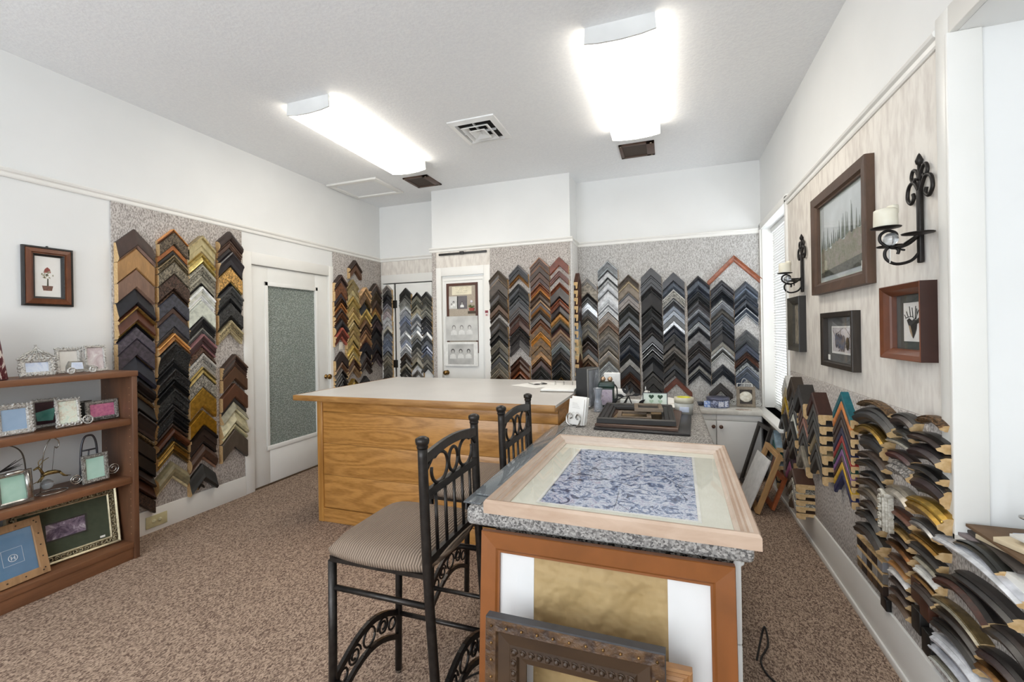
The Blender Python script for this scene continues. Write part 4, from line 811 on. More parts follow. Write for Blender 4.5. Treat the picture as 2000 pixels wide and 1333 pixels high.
# clear acrylic sheets along the left edge
ACR = mat('e6ebee', .08, 0, hx2='dfe6ea', scale=3, trans=.85)
for i, (dx, dy, z) in enumerate(((0, 0, .0005), (.02, .06, .0085))):
    o = MB().rbox(-.664 + dx, -.598 + dx, 1.36 + dy, 2.58, 0, .006, .0015).build('acrylic_sheet', ACR); o.location.z = PZ + z
    tag(o, ('lower clear acrylic sheet lying along the counter edge by the stools', 'upper clear acrylic sheet lying along the counter edge by the stools')[i], 'sheet', 'acrylic sheets')
# ---- large framed print lying on top
MAPLE = mat('c9b09b', .4, hx2='b2967f', style='wood', scale=24, stretch=(.35, 1, .35), bump=.04)
MAPLE2 = mat('d9cabb', .4, hx2='c6b09d', style='wood', scale=24, stretch=(.35, 1, .35), bump=.04)
FOREST = paint_mat([(.34, '1c2438'), (.42, '43557f'), (.48, '93a5c9'), (.53, 'eef1f6'), (.59, 'a3abc9'), (.66, 'c3abc3'), (.76, '4f5f8a')], 24, detail=14, dist=1.6, rough=.4)
CREAM = mat('e9e8da', .8, hx2='e4e3d4', scale=20)
art = picture('framed_print', 'large pale wood framed print of blue forest lying flat on carpeted counter', 'picture', .785, .945, .056,
        [(0, 0), (0, .034), (.1, .042), (.3, .04), (.42, .03), (.55, .033), (.62, .024), (.8, .026), (.86, .016), (1, .012), (1, .006)], [MAPLE, MAPLE2],
        TR(-.172, 1.292, PZ + .002) @ RZ(-.02) @ RX(-PI / 2), [0, 0, 0, 1, 0, 1, 0, 1, 1, 1], CREAM, (.09, .068), FOREST, inner=mat('f6f5ee', .7))
M_TWIG = mat('2a3554', .6)
tw = MB()
def twig(x, z, a, L, r, dep):
    x2, z2 = x + L * math.cos(a), z + L * math.sin(a)
    if -.245 < x2 < .245 and .13 < z2 < .81:
        tw.tube([(x, -.0068, z), (x2, -.0068, z2)], [r, r * .7], 4)
        if dep:
            for _ in range(2): twig(x2, z2, a + random.uniform(-.8, .8), L * .7, r * .7, dep - 1)
for _ in range(9): twig(random.uniform(-.1, .24), random.uniform(.3, .6), random.uniform(0, 2 * PI), .1, .0008, 3)
tw.build('printed_twigs', M_TWIG, art)['kind'] = 'stuff'
# ---- frames leaning against the front of the counter
CHERRY = mat('8f5529', .35, hx2='71431d', style='wood', scale=16, stretch=(.3, 1, .3), bump=.02, coat=.15)
KRAFT = mat('b59a6c', .7, hx2='a98d5e', style='noise', scale=7, bump=1., detail=3, dist=.06)
fr = picture('leaning_frame', 'large cherry wood frame with brown paper backing leaning on the carpeted counter', 'picture frame', .735, .79, .062, [(0, 0), (0, .022), (.03, .025), (.8, .021), (.9, .016), (1, .016), (1, .006)], CHERRY, TR(-.208, 1.262, .003) @ RX(-.085), None, mat('e6e4e2', .7, hx2='e0dedb', scale=8), (.11, .0), KRAFT)
DARKW = mat('4d3824', .5, hx2='2f2015', style='wood', scale=20, stretch=(.2, 1, .2), bump=.2)
BURL = mat('5f4429', .5, hx2='38261a', scale=45, bump=.4, detail=5)
f2 = picture('leaning_frame', 'dark rustic frame with nailheads and carved band, nearest of the leaning frames', 'picture frame', .48, .625, .115, [(0, 0), (0, .028), (.02, .032), (.28, .034), (.33, .026), (.6, .02), (.64, .026), (.8, .027), (.84, .016), (1, .012), (1, .004)], [mat('4a4a4c', .5, scale=40), BURL, DARKW], TR(-.258, 1.135, .003) @ RX(-.07), [0, 0, 1, 1, 2, 2, 2, 2, 2, 2], glass=False, back=False)
nh = MB(); cv = MB()
for side in range(4):
    n = 11 if side % 2 == 0 else 14; L = .48 if side % 2 == 0 else .625
    for i in range(n):
        u = -L / 2 + .02 + i * (L - .04) / (n - 1); c = (u, .02) if side == 0 else (u, .605) if side == 2 else ((.22, .3125 + u) if side == 1 else (-.22, .3125 + u))
        nh.ball((c[0], -.035, c[1]), .0042, 6)
    n = 14 if side % 2 == 0 else 18; L2 = L - .17
    for i in range(n):
        u = -L2 / 2 + i * L2 / (n - 1); c = (u, .083) if side == 0 else (u, .542) if side == 2 else ((.157, .3125 + u) if side == 1 else (-.157, .3125 + u))
        cv.ball((c[0], -.026, c[1]), .0085, 6); cv.tube([(c[0] + .01 * math.cos(a), -.027, c[1] + .01 * math.sin(a)) for a in (0, .8, 1.6, 2.4)], .0022, 4)
nh.build('nailheads', mat('8f6c3e', .35, .6), f2); cv.build('carved_band', DARKW, f2)
PINEW = mat('b98a5c', .5, hx2='96683e', style='wood', scale=22, stretch=(.25, 1, .25), bump=.05)
f3 = picture('leaning_frame', 'ribbed light brown wood frame between the cherry and rustic leaning frames', 'picture frame', .56, .555, .05, [(0, 0), (0, .022), (.1, .028), (.2, .022), (.3, .027), (.4, .021), (.55, .026), (.7, .018), (1, .012), (1, .004)], PINEW, TR(-.235, 1.185, .003) @ RX(-.075), glass=False, back=False)
# ================================================================ bar stools
IRON = mat('3d3936', .35, .75, hx2='302d2b', scale=40)
SEAT = mat('9c8a79', .9, hx2='76675a', style='wave', scale=34, stretch=(1, .2, .3), bump=.4, detail=1, spec=.1, lo=.3, hi=.7)
def sq(m, a, b, w=.016, h=.024):
    """flat bar between two points"""
    a, b = Vector(a), Vector(b); d = (b - a).normalized(); s = d.cross(Vector((0, 0, 1))).normalized(); u = s.cross(d)
    vs = [p + s * (w / 2 * i) + u * (h / 2 * j) for p in (a, b) for i, j in ((-1, -1), (1, -1), (1, 1), (-1, 1))]
    m.add(vs, [(0, 1, 2, 3), (4, 7, 6, 5), (0, 4, 5, 1), (1, 5, 6, 2), (2, 6, 7, 3), (3, 7, 4, 0)])
def flatbar(m, pts, w=.014, h=.02):
    for a, b in zip(pts[:-1], pts[1:]): sq(m, a, b, w, h)
def make_stool():
    t = thing('bar_stool', '', 'bar stool', (0, 0, 0), 0, 'iron bar stools at the carpeted counter')
    BXp, FXp, HW = .18, -.18, .195
    for s in (-1, 1):
        MB().tube(smooth([(BXp + .055, s * HW, .004), (BXp + .03, s * HW, .3), (BXp + .008, s * HW, .66), (BXp, s * HW, .9), (BXp - .004, s * HW, 1.072)], 4), .0155, 12).build('back_post', IRON, t)
        MB().tube([(FXp - .012, s * HW, .012), (FXp - .004, s * HW, .35), (FXp, s * HW, .665)], .0145, 12).build('leg', IRON, t)
        MB().lathe([(0, 0), (.012, 0), (.013, .01), (.013, .016), (0, .016)], 12, 0, TR(FXp - .012, s * HW, 0)).build('foot_glide', SIL2, t)
        MB().lathe([(.0, 1.068), (.0165, 1.068), (.0185, 1.074), (.0165, 1.079), (.021, 1.084), (.0225, 1.094), (.021, 1.1), (.01, 1.106), (0, 1.107)], 16, 0, TR(BXp - .004, s * HW, 0)).build('post_cap', IRON, t)
        MB().tube([(FXp - .003, s * HW, .575), (BXp + .012, s * HW, .575)], .0095, 8).build('stretcher', IRON, t)
        MB().tube([(FXp - .008, s * HW, .25), (BXp + .034, s * HW, .25)], .0095, 8).build('stretcher', IRON, t)
        m = MB(); sq(m, (FXp, s * HW, .672), (BXp + .006, s * HW, .672), .022, .014); m.build('seat_rail', IRON, t)
    m = MB(); sq(m, (FXp, -HW, .672), (FXp, HW, .672), .022, .014); m.build('seat_rail', IRON, t)
    def xs(z): return BXp + .004 + (.9 - z) * .02
    m = MB(); flatbar(m, [(xs(1.04), -HW + HW * 2 * i / 8, 1.04 + .02 * math.sin(PI * i / 8) - .004) for i in range(9)], .014, .03); m.build('top_rail', IRON, t)
    m = MB(); flatbar(m, [(xs(.93), -HW + HW * 2 * i / 8, .925 + .0 * i) for i in range(9)], .016, .026); m.build('middle_rail', IRON, t)
    m = MB(); flatbar(m, [(xs(.72), -HW, .715), (xs(.72), HW, .715)], .016, .026); m.build('lower_rail', IRON, t)
    sc = MB(); zc = .985; x = xs(zc)
    def cir(cy, r, a0, a1, rz=None, n=20): return [(x, cy + r * math.cos(a0 + (a1 - a0) * i / n), zc + (rz or r) * math.sin(a0 + (a1 - a0) * i / n)) for i in range(n + 1)]
    sc.tube(cir(0, .034, 0, 2 * PI, .042), .0058, 8)
    sc.tube([(x, -.19, zc + .008), (x, -.15, zc + .042)] + cir(-.098, .055, 2.2, -3.4, .05), .0058, 8); sc.tube([(x, .19, zc + .008), (x, .15, zc + .042)] + cir(.098, .055, PI - 2.2, PI + 3.4, .05), .0058, 8)
    sc.build('back_scrolls', IRON, t)
    for i in range(5):
        y = -.13 + i * .065
        MB().tube([(xs(.72), y, .725), (xs(.93), y, .917)], .006, 8).build('spindle', IRON, t)
    for xx, dx in ((FXp - .006, 0), (BXp + .032, 0)):
        fp = MB()
        up = [(xx, -HW + 2 * HW * i / 10, .25 + .075 * math.sin(PI * i / 10)) for i in range(11)]; dn = [(xx, -HW + 2 * HW * i / 10, .15 + .075 * math.sin(PI * i / 10)) for i in range(11)]
        flatbar(fp, up, .014, .022); fp.build('foot_rail', IRON, t); fp = MB(); flatbar(fp, dn, .014, .02); fp.build('foot_rail', IRON, t)
        ss = MB()
        def c2(cy, cz, r, a0, a1, n=18): return [(xx, cy + r * math.cos(a0 + (a1 - a0) * i / n), cz + r * math.sin(a0 + (a1 - a0) * i / n)) for i in range(n + 1)]
        ss.tube(c2(0, .275, .034, 0, 2 * PI), .0045, 6)
        for s in (-1, 1):
            ss.tube([(xx, s * (.085 + r_ * math.cos(a)), .262 + r_ * math.sin(a)) for r_, a in [(.036 * (1 - .7 * i / 26), PI - 4.0 * PI * i / 26 * .9) for i in range(27)]], .0045, 6)
            ss.tube(c2(s * .145, .235, .022, 0, 2 * PI), .0045, 6)
        ss.build('foot_scrolls', IRON, t)
    # cushion: crowned square with soft corners
    bm = bmesh.new(); n = 14; vs = []
    for i in range(n + 1):
        row = []
        for j in range(n + 1):
            u, v = -1 + 2 * i / n, -1 + 2 * j / n
            k = max(abs(u), abs(v)); q = math.hypot(u, v) or 1; f = 1 - .1 * max(0, (q - 1)) / .414 * (k if k else 1)
            e = (1 - abs(u) ** 6) * (1 - abs(v) ** 6)
            row.append(bm.verts.new((-.005 + u * .21 * f, v * .222 * f, .682 + .022 + .034 * e ** .6)))
        vs.append(row)
    for i in range(n):
        for j in range(n): bm.faces.new((vs[i][j], vs[i + 1][j], vs[i + 1][j + 1], vs[i][j + 1]))
    rim_ = [vs[i][0] for i in range(n)] + [vs[n][j] for j in range(n)] + [vs[i][n] for i in range(n, 0, -1)] + [vs[0][j] for j in range(n, 0, -1)]
    low = [bm.verts.new((v.co.x * .97, v.co.y * .97, .68)) for v in rim_]
    for i in range(len(rim_)): bm.faces.new((rim_[i], rim_[(i + 1) % len(rim_)], low[(i + 1) % len(rim_)], low[i]))
    bm.faces.new(low); bmesh.ops.recalc_face_normals(bm, faces=bm.faces)
    me = bpy.data.meshes.new('cushion'); bm.to_mesh(me); bm.free(); me.materials.append(SEAT)
    for p in me.polygons: p.use_smooth = True
    o = bpy.data.objects.new('cushion', me); C.objects.link(o); o.parent = t
    return t
s1 = make_stool(); s1.location = (-.905, 1.405, 0); s1['label'] = 'dark iron bar stool nearest the camera with beige ribbed cushion'
s2 = copy_tree(s1); s2.location = (-.868, 2.0, 0); s2['label'] = 'dark iron bar stool farther back, between counter and oak island'
# cables on the carpet
CORD = mat('1d1b1a', .5)
a = [at_z(*p, .006) for p in ((1478, 1290), (1492, 1225), (1500, 1260), (1486, 1290), (1500, 1320), (1530, 1345))]
tag(MB().tube(smooth(a, 6), .004, 6).build('power_cord', CORD), 'black power cord on the carpet beside the white cabinet side', 'cord')
a = [(-.64, 1.62, .004), (-.72, 1.72, .004), (-.8, 1.66, .004), (-.86, 1.55, .004), (-.8, 1.4, .004), (-.72, 1.3, .004)]
tag(MB().tube(smooth(a, 6), .004, 6).build('power_cord', CORD), 'black power cord on the carpet between the bar stools', 'cord')
# ================================================================ things on the carpeted counter
def up(px, py, z=PZ, dz_=.0015): p = at_z(px, py, z); return TR(p.x, p.y, z + dz_)
# stack of frames
DKB = mat('2b2724', .45, hx2='211e1c', style='wood', scale=24, stretch=(.3, 1, .3), bump=.1)
BRW = mat('5d4232', .45, hx2='463023', style='wood', scale=24, stretch=(.3, 1, .3), bump=.1)
FLAT = RX(-PI / 2)
GS = 'frames stacked flat on the carpeted counter'
o = MB().rbox(-.26, .26, -.29, .29, 0, .012, .002).build('backing_board', mat('2a2625', .35, hx2='231f1e', scale=20)); o.matrix_world = TR(-.14, 2.85, PZ + .002) @ RZ(-.06); tag(o, 'black board lowest under the stacked frames', 'board', GS)
picture('empty_frame', 'dark brown frame, second from bottom of the counter stack', 'picture frame', .46, .62, .06, [(0, 0), (0, .012), (.1, .016), (.7, .014), (1, .009), (1, .0)], BRW, TR(-.185, 2.6, PZ + .0155) @ RZ(-.06) @ FLAT, glass=False, group=GS)
picture('empty_frame', 'ribbed black frame on top of the counter stack', 'picture frame', .44, .56, .072, [(0, 0), (0, .026), (.12, .032), (.2, .026), (.45, .028), (.5, .022), (.8, .024), (.85, .014), (1, .012), (1, .0)], DKB, TR(-.185, 2.63, PZ + .033) @ RZ(.03) @ FLAT, glass=False, back=False, group=GS)
GRW = mat('8a7a68', .5, hx2='6a5c4c', style='wood', scale=30, stretch=(.3, 1, .3))
picture('empty_frame', 'small grey wood frame lying inside the black frame, by its centre', 'picture frame', .2, .22, .026, FLATP, mat('7b6a58', .5, hx2='5d4f40', style='wood', scale=30), TR(-.2, 2.735, PZ + .034) @ RZ(.06) @ FLAT, glass=False, back=False, group=GS)
picture('empty_frame', 'small taupe frame with black insert atop the counter stack', 'picture frame', .17, .2, .024, FLATP, GRW, TR(-.12, 2.86, PZ + .068) @ RZ(.08) @ FLAT, art=BLK, glass=False, group=GS)
# brochures in a scroll holder
BM = up(1128, 832) @ RZ(-.45)
t = thing('brochure_holder', 'silver scroll brochure holder on the carpeted counter', 'holder'); t.matrix_world = BM
h_ = MB()
for s in (-1, 1): h_.tube(smooth([(s * .02, -.04, .003), (s * .045, -.045, .02), (s * .05, -.04, .06), (s * .03, -.035, .075), (s * .015, -.035, .055), (s * .028, -.035, .045)], 5), .005, 8)
h_.tube([(-.02, -.04, .004), (-.02, .05, .004), (-.02, .065, .11)], .004, 6); h_.tube([(.02, -.04, .004), (.02, .05, .004), (.02, .065, .11)], .004, 6); h_.tube([(-.05, .065, .11), (.05, .065, .11)], .004, 6); h_.build('wire', SIL2, t)
for i in range(5):
    o = MB().rbox(-.055, .055, 0, .006, 0, .155 + .006 * (i % 3), .001).build('brochure', WPAPER); o.matrix_world = BM @ TR(random.uniform(-.006, .006), -.028 + i * .011, .009) @ RX(-.2) @ RZ(0)
    tag(o, ['white brochure with printed emblem, front of the holder', 'white brochure second in the holder', 'white brochure third in the holder', 'white brochure fourth in the holder', 'white brochure at the back of the holder'][i], 'brochure', 'brochures in the scroll holder')
    if i == 0:
        e_ = MB()
        for s in (-1, 1): e_.tube(spiral(s * .015, .065, .004, .014, 0, s * 3 * PI, 20, -.0012), .0008, 4)
        for k in range(4): e_.box(-.03, .03 - k * .008, -.001, -.0003, .1 + k * .009, .102 + k * .009)
        e_.build('printed_emblem', mat('cfccc5', .7), o)
# tall black shadow box
t = thing('shadow_box', 'tall black shadow box with glass front on the carpeted counter', 'shadow box'); t.matrix_world = TR(-.575, 3.33, PZ + .0015) @ RZ(-.3)
SBH = .295
bx(-.045, .045, -.1, .1, 0, SBH).build('case', mat('252423', .5, scale=30), t)
MB().ring(.2, SBH, [(0, 0), (0, .006), (.01, .008), (.012, .001)]).build('front_rim', mat('8a8884', .4, .4), t, TR(.045, 0, 0) @ RZ(PI / 2))
bx(.0455, .0465, -.085, .085, .015, SBH - .015).build('picture', paint_mat([(.35, '55565a'), (.5, '8f949c'), (.6, 'c9ced6'), (.75, '6a6d74')], 9, stretch=(1, 1, .4)), t)
# clear plastic wrap
PLW = mat('e9ecf2', .12, 0, hx2='d9dfe8', scale=14, bump=.8, trans=.75)
t = MB().lathe([(0, 0), (.03, 0), (.034, .02), (.022, .09), (.026, .13), (.034, .165), (.028, .16), (.018, .09), (.026, .02)], 9, 0, None, False).build('plastic_sleeve', PLW); t.matrix_world = TR(-.475, 3.16, PZ + .002); tag(t, 'crumpled clear plastic sleeve standing beside the shadow box', 'plastic sleeve')
# green jar box
t = thing('green_tin', 'dark green tin with picture panel and knobs on the carpeted counter', 'tin'); t.matrix_world = TR(-.44, 3.36, PZ + .0015) @ RZ(.05)
GRN = mat('24352c', .4, hx2='1d2b24', scale=30)
MB().rbox(-.055, .055, -.04, .04, 0, .19, .008).build('body', GRN, t)
MB().rbox(-.044, .044, -.043, -.039, .02, .135, .002).build('picture_panel', paint_mat([(.35, '9a8a9c'), (.5, 'c9bcc8'), (.62, 'a89aa0'), (.75, 'b09a84')], 22), t)
MB().rbox(-.058, .058, -.043, .043, .145, .175, .006).build('lid', mat('16352a', .35), t)
for s in (-1, 1): MB().ball((s * .026, 0, .208), .02, 10).build('knob', mat('c9a88a', .25, .7), t)
MB().tube(smooth([(.058, 0, .03), (.075, 0, .06), (.075, 0, .14), (.058, 0, .17)], 4), .005, 6).build('handle', mat('2a2a2a', .4, .5), t)
# white organiser, spool, card holder flower
o = MB().rbox(-.065, .065, -.012, .012, 0, .235, .011).build('plastic_organiser', mat('f4f4f2', .35)); o.matrix_world = TR(-.43, 3.62, PZ + .0015) @ RZ(.1); tag(o, 'upright rounded white plastic panel behind the green tin', 'organiser')
t = thing('desk_lamp', 'small white cylindrical desk lamp lying behind the leaf holder', 'lamp'); t.matrix_world = TR(-.36, 3.5, PZ + .002)
MB().lathe([(0, 0), (.042, 0), (.046, .004), (.046, .09), (.04, .096), (.018, .1), (.016, .13), (0, .132)], 20, 0, TR(.045, 0, .075) @ Matrix.Rotation(-PI / 2, 4, 'Y')).build('shade', mat('f0efec', .35), t)
MB().tube([(-.06, 0, .075), (-.05, -.01, .03), (-.02, -.015, .006), (.04, -.015, .006)], .011, 8).build('arm', mat('f0efec', .35), t); MB().lathe([(0, 0), (.045, 0), (.045, .01), (0, .014)], 18, 0, TR(.03, 0, 0)).build('base', mat('e9e8e4', .35), t)
t = thing('leaf_holder', 'black metal leaf and twig card holder on the carpeted counter', 'holder'); t.matrix_world = TR(-.275, 3.28, PZ + .002)
BM_ = mat('1d1c1b', .4, .5)
lg = MB(); lg.tube(smooth([(-.04, -.03, .003), (-.02, -.01, .05), (.0, 0, .1)], 4), .004, 6); lg.tube(smooth([(.045, -.03, .003), (.02, -.01, .05), (0, 0, .1)], 4), .004, 6); lg.tube(smooth([(-.06, .05, .003), (-.03, .02, .05), (0, 0, .1)], 4), .004, 6)
lg.tube(smooth([(-.09, 0, .06), (-.04, 0, .09), (0, 0, .1), (.06, 0, .105)], 4), .0035, 6); lg.build('stem', BM_, t)
for (x, z, a) in ((-.03, .135, 2.2), (.02, .14, 1.2), (-.06, .1, 3.0), (.055, .11, .1), (-.1, .06, 4.0), (.09, .06, .6), (-.01, .15, 1.7)):
    c, s = math.cos(a), math.sin(a); L = .03; w_ = .011
    MB().prism([(x - c * L, z - s * L), (x - c * L * .3 - s * w_, z - s * L * .3 + c * w_), (x + c * L * .4 - s * w_ * .8, z + s * L * .4 + c * w_ * .8), (x + c * L, z + s * L), (x + c * L * .4 + s * w_ * .8, z + s * L * .4 - c * w_ * .8), (x - c * L * .3 + s * w_, z - s * L * .3 - c * w_)], -.002, .002, 'y').build('leaf', BM_, t)
o = MB().rbox(-.075, .075, -.02, .02, 0, .055, .002).build('card_box', mat('efeee8', .6)); o.matrix_world = TR(-.27, 3.40, PZ + .002); tag(o, 'white card block behind the black leaf holder', 'cards')
o = MB().rbox(-.012, .012, -.05, .05, 0, .125, .002).build('white_box', mat('f1f0ea', .5)); o.matrix_world = TR(-.195, 3.39, PZ + .006) @ RZ(-.2) @ Matrix.Rotation(.35, 4, 'Y'); tag(o, 'thin white box leaning beside the heart print', 'box')
# heart print
t = thing('heart_frame', 'small black framed print of four green hearts', 'picture'); t.matrix_world = TR(-.095, 3.3, PZ + .002) @ RX(-.12)
MB().ring(.17, .125, [(0, 0), (0, .008), (.005, .008), (.006, .002)]).build('frame', BLK, t); bx(-.082, .082, -.003, 0, .004, .121).build('print', mat('e6efe2', .7, hx2='dbe8d8', style='wave', scale=20, stretch=(.1, 1, 6)), t)
def heart(cx, cz, s): return [(cx + s * .06 * 16 * math.sin(a) ** 3, cz + s * .06 * (13 * math.cos(a) - 5 * math.cos(2 * a) - 2 * math.cos(3 * a) - math.cos(4 * a))) for a in [2 * PI * i / 22 for i in range(22)]]
for (x, z, h_, s) in ((-.025, .095, '2f4a34', .019), (.035, .095, '2f4a34', .019), (-.025, .062, 'b9d0b4', .016), (.035, .062, 'b9d0b4', .016), (-.022, .028, '2f4a34', .018), (.035, .028, '2f4a34', .018)):
    flat('printed_heart', t, heart(x, z, s), -.0032, mat(h_, .7), .0006)
for s in (-1, 1): MB().tube([(s * .06 + .016 * math.cos(a * PI / 6), -.002, .125 + .022 * math.sin(a * PI / 6)) for a in range(7)], .002, 5).build('wire_loop', BM_, t)
# pen pot, tape and tub
t = thing('glue_bottle', 'small dark bottle with white nozzle by the heart print', 'bottle'); t.matrix_world = TR(-.165, 3.44, PZ + .002)
MB().lathe([(0, 0), (.016, 0), (.017, .09), (.012, .11), (.006, .118), (0, .118)], 12).build('body', mat('33322f', .4), t); MB().lathe([(0, .118), (.006, .118), (.002, .15), (0, .15)], 8).build('nozzle', mat('efeee8', .4), t)
t = thing('tape_tub', 'clear plastic tub beside the frame stack holding a tape roll', 'tub'); t.matrix_world = up(1336, 809)
MB().lathe([(0, 0), (.055, 0), (.062, .075), (.06, .075), (.053, .003), (0, .003)], 24).build('tub', mat('d9d9d2', .2, 0, hx2='cfd0ca', trans=.3, scale=10), t); MB().rbox(-.03, .03, -.0635, -.055, .02, .055, .002).build('tape_tab', mat('cfd6e6', .4), t)
t = thing('tape_roll', 'yellow masking tape roll sitting in the clear tub', 'tape'); t.matrix_world = up(1336, 809) @ TR(0, 0, .0765)
MB().lathe([(.045, 0), (.062, 0), (.062, .036), (.045, .036), (.045, 0)], 26).build('roll', mat('cfc9b4', .4, hx2='c2bca6', scale=50), t); MB().lathe([(.04, 0), (.045, 0), (.045, .037), (.04, .037), (.04, 0)], 26).build('core', mat('d6d13a', .5), t)
for i, (x, y, r, w_, d_) in enumerate(((.0, 3.62, .2, .11, .15), (.06, 3.55, -.3, .1, .14), (.02, 3.7, .6, .1, .13))):
    o = MB().rbox(-w_, w_, -d_, d_, 0, .004, .001).build('paper_sheet', WPAPER); o.matrix_world = TR(x - .03, y, PZ + .002 + i * .005) @ RZ(r); tag(o, ('lowest of the loose white sheets at the counter end', 'middle of the loose white sheets at the counter end', 'topmost of the loose white sheets at the counter end')[i], 'paper', 'loose sheets at the counter end')
# ================================================================ on the island
IZ = .9725
t = thing('ring_binder', 'open white ring binder on the island counter', 'binder'); t.matrix_world = TR(-.79, 3.36, IZ + .001) @ RZ(.05)
MB().rbox(-.13, .13, -.16, .16, 0, .004, .001).build('cover', mat('8a8378', .5), t); MB().rbox(-.125, .125, -.15, .15, .005, .018, .002).build('pages', WPAPER, t)
for x in (-.07, .0, .07): MB().tube([(x, .14 + .02 * math.cos(a * PI / 6), .015 + .03 * math.sin(a * PI / 6)) for a in range(7)], .002, 5).build('ring', SIL2, t)
o = MB().box(-.15, .15, -.19, .19, 0, .001).build('paper_sheet', WPAPER); o.matrix_world = TR(-1.04, 3.62, IZ + .001) @ RZ(-.5); tag(o, 'white sheet of paper under the spectacles on the island counter', 'paper')
t = thing('spectacles', 'dark folded spectacles on the white paper', 'spectacles'); t.matrix_world = TR(-1.02, 3.6, IZ + .0035) @ RZ(.7)
for s in (-1, 1):
    MB().tube([(s * .033 + .025 * math.cos(2 * PI * i / 16), .018 * math.sin(2 * PI * i / 16), .006) for i in range(16)], .003, 5, 0, True).build('rim', BLK, t); MB().tube([(s * .058, 0, .006), (s * .06, .12, .004)], .0025, 5).build('temple', BLK, t)
MB().tube([(-.008, 0, .008), (.008, 0, .008)], .0022, 5).build('bridge', BLK, t)
# ================================================================ low white cabinet along the back wall
CZ = .652
def cabinet(label, x0, x1, kx):
    t = thing('low_cabinet', label, 'cabinet', ((x0 + x1) / 2, 4.6, 0), 0, 'low white cabinets under the worktop'); w_ = (x1 - x0) / 2
    bx(-w_, w_, .02, .40, .06, .61).build('body', CAB, t); bx(-w_, w_, .06, .40, 0, .06).build('plinth', CAB, t)
    MB().rbox(-w_, w_, .0, .02, .555, .61, .002).build('top_rail', CAB, t)
    d = MB().rbox(-w_ + .003, w_ - .003, .0, .02, .07, .552, .003).build('door', CAB, t)
    MB().lathe([(0, 0), (.012, 0), (.009, .012), (.018, .02), (.017, .028), (.008, .033), (0, .033)], 16, 0, TR(kx - (x0 + x1) / 2, 0, .497) @ RX(PI / 2)).build('knob', mat('5d3a28', .4, hx2='45281b', style='wood', scale=30), d)
cabinet('low white cabinet behind the carpeted counter, far end from window', -.0, .418, .392)
cabinet('low white cabinet with wooden knob next to the window sill', .42, .80, .457)
o = MB().rbox(-.66, .155, -.225, .195, 0, .04, .004).build('worktop', mat('dcd8d0', .35, hx2='c9c4ba', scale=18, detail=5)); o.location = (.665, 4.81, CZ - .04); o.location.x = .66; tag(o, 'pale mottled laminate worktop over the low white cabinets', 'worktop')
t = thing('round_tin', 'round blue metal tin with white printed label on worktop', 'tin', (.452, 4.79, CZ + .001)); t.scale = (.86, .86, 1)
MB().lathe([(0, 0), (.118, 0), (.12, .004), (.12, .075), (0, .075)], 30).build('body', mat('4a5068', .35, .2, hx2='8a92ac', scale=70, lo=.45, hi=.55), t)
MB().lathe([(0, .075), (.123, .075), (.124, .078), (.124, .092), (.115, .097), (0, .099)], 30).build('lid', mat('6a6c80', .3, .3, hx2='5a5c70', scale=20), t)
def wrap(par, nm, r, a0, a1, z0, z1, m):
    n = 6; b_ = MB(); vs = [(r * math.cos(a0 + (a1 - a0) * i / n), r * math.sin(a0 + (a1 - a0) * i / n), z) for i in range(n + 1) for z in (z0, z1)]
    b_.add(vs, [(2 * i, 2 * i + 2, 2 * i + 3, 2 * i + 1) for i in range(n)]); return b_.build(nm, m, par)
wrap(t, 'paper_label', .1206, -1.6, -1.15, .015, .06, mat('e9e9ee', .6, hx2='b9bccc', scale=90)); wrap(t, 'paper_label', .1206, -1.05, -.6, .012, .066, mat('5a64a0', .6, hx2='dfe2ee', scale=60, lo=.5, hi=.6))
t = thing('ink_bottle', 'dark bottle lying among wires left of the round tin', 'bottle', (.3, 4.8, CZ + .001)); MB().lathe([(0, -.06), (.02, -.06), (.022, 0), (.018, .04), (.008, .05), (.008, .065), (0, .065)], 14, 0, TR(0, 0, .023) @ Matrix.Rotation(PI / 2, 4, 'Y')).build('body', mat('2a2d3a', .3), t); MB().lathe([(0, .065), (.011, .065), (.011, .085), (0, .085)], 12, 0, TR(0, 0, .023) @ Matrix.Rotation(PI / 2, 4, 'Y')).build('cap', mat('3a3a3c', .4), t)
o = MB().rbox(-.03, .03, -.02, .02, 0, .06, .003).build('small_carton', mat('c9d6ee', .5, hx2='6f8fd0', scale=50, lo=.45, hi=.55)); o.location = (.352, 4.74, CZ + .001); tag(o, 'small blue and white carton left of the round tin', 'carton')
# oval plaque on easel
PM = TR(.705, 4.885, CZ + .001)
t = thing('plaque_easel', 'white scrolled metal easel on the worktop by the window', 'easel'); t.matrix_world = PM
for s in (-1, 1): MB().tube([(s * .095, -.03, .04), (s * .075, -.02, .1), (s * .065, .02, .22)], .005, 6).tube(spiral(s * .105, .04, .006, .034, 0, s * 4 * PI, 40, -.035), .004, 6).build('scroll', mat('dcdad4', .4), t)
MB().tube([(-.065, .02, .22), (.065, .02, .22)], .004, 6).tube([(-.075, -.02, .012), (.075, -.02, .012)], .004, 6).tube([(.0, .02, .22), (0, .08, .003)], .004, 6).tube([(.025 * math.cos(a * PI / 8), .02, .225 + .045 * math.sin(a * PI / 8)) for a in range(9)], .003, 6).build('bar', mat('dcdad4', .4), t)
t = thing('oval_plaque', 'weathered square frame with white oval cameo on the easel', 'plaque'); t.matrix_world = PM @ TR(0, -.06, .002) @ RX(-.06)
MB().ring(.165, .195, [(0, 0), (0, .012), (.008, .016), (.026, .014), (.03, .004)]).build('frame', mat('9a8d7c', .7, hx2='6d6254', style='wood', scale=30), t); bx(-.07, .07, -.006, 0, .02, .175).build('dark_board', mat('3a3430', .7), t)
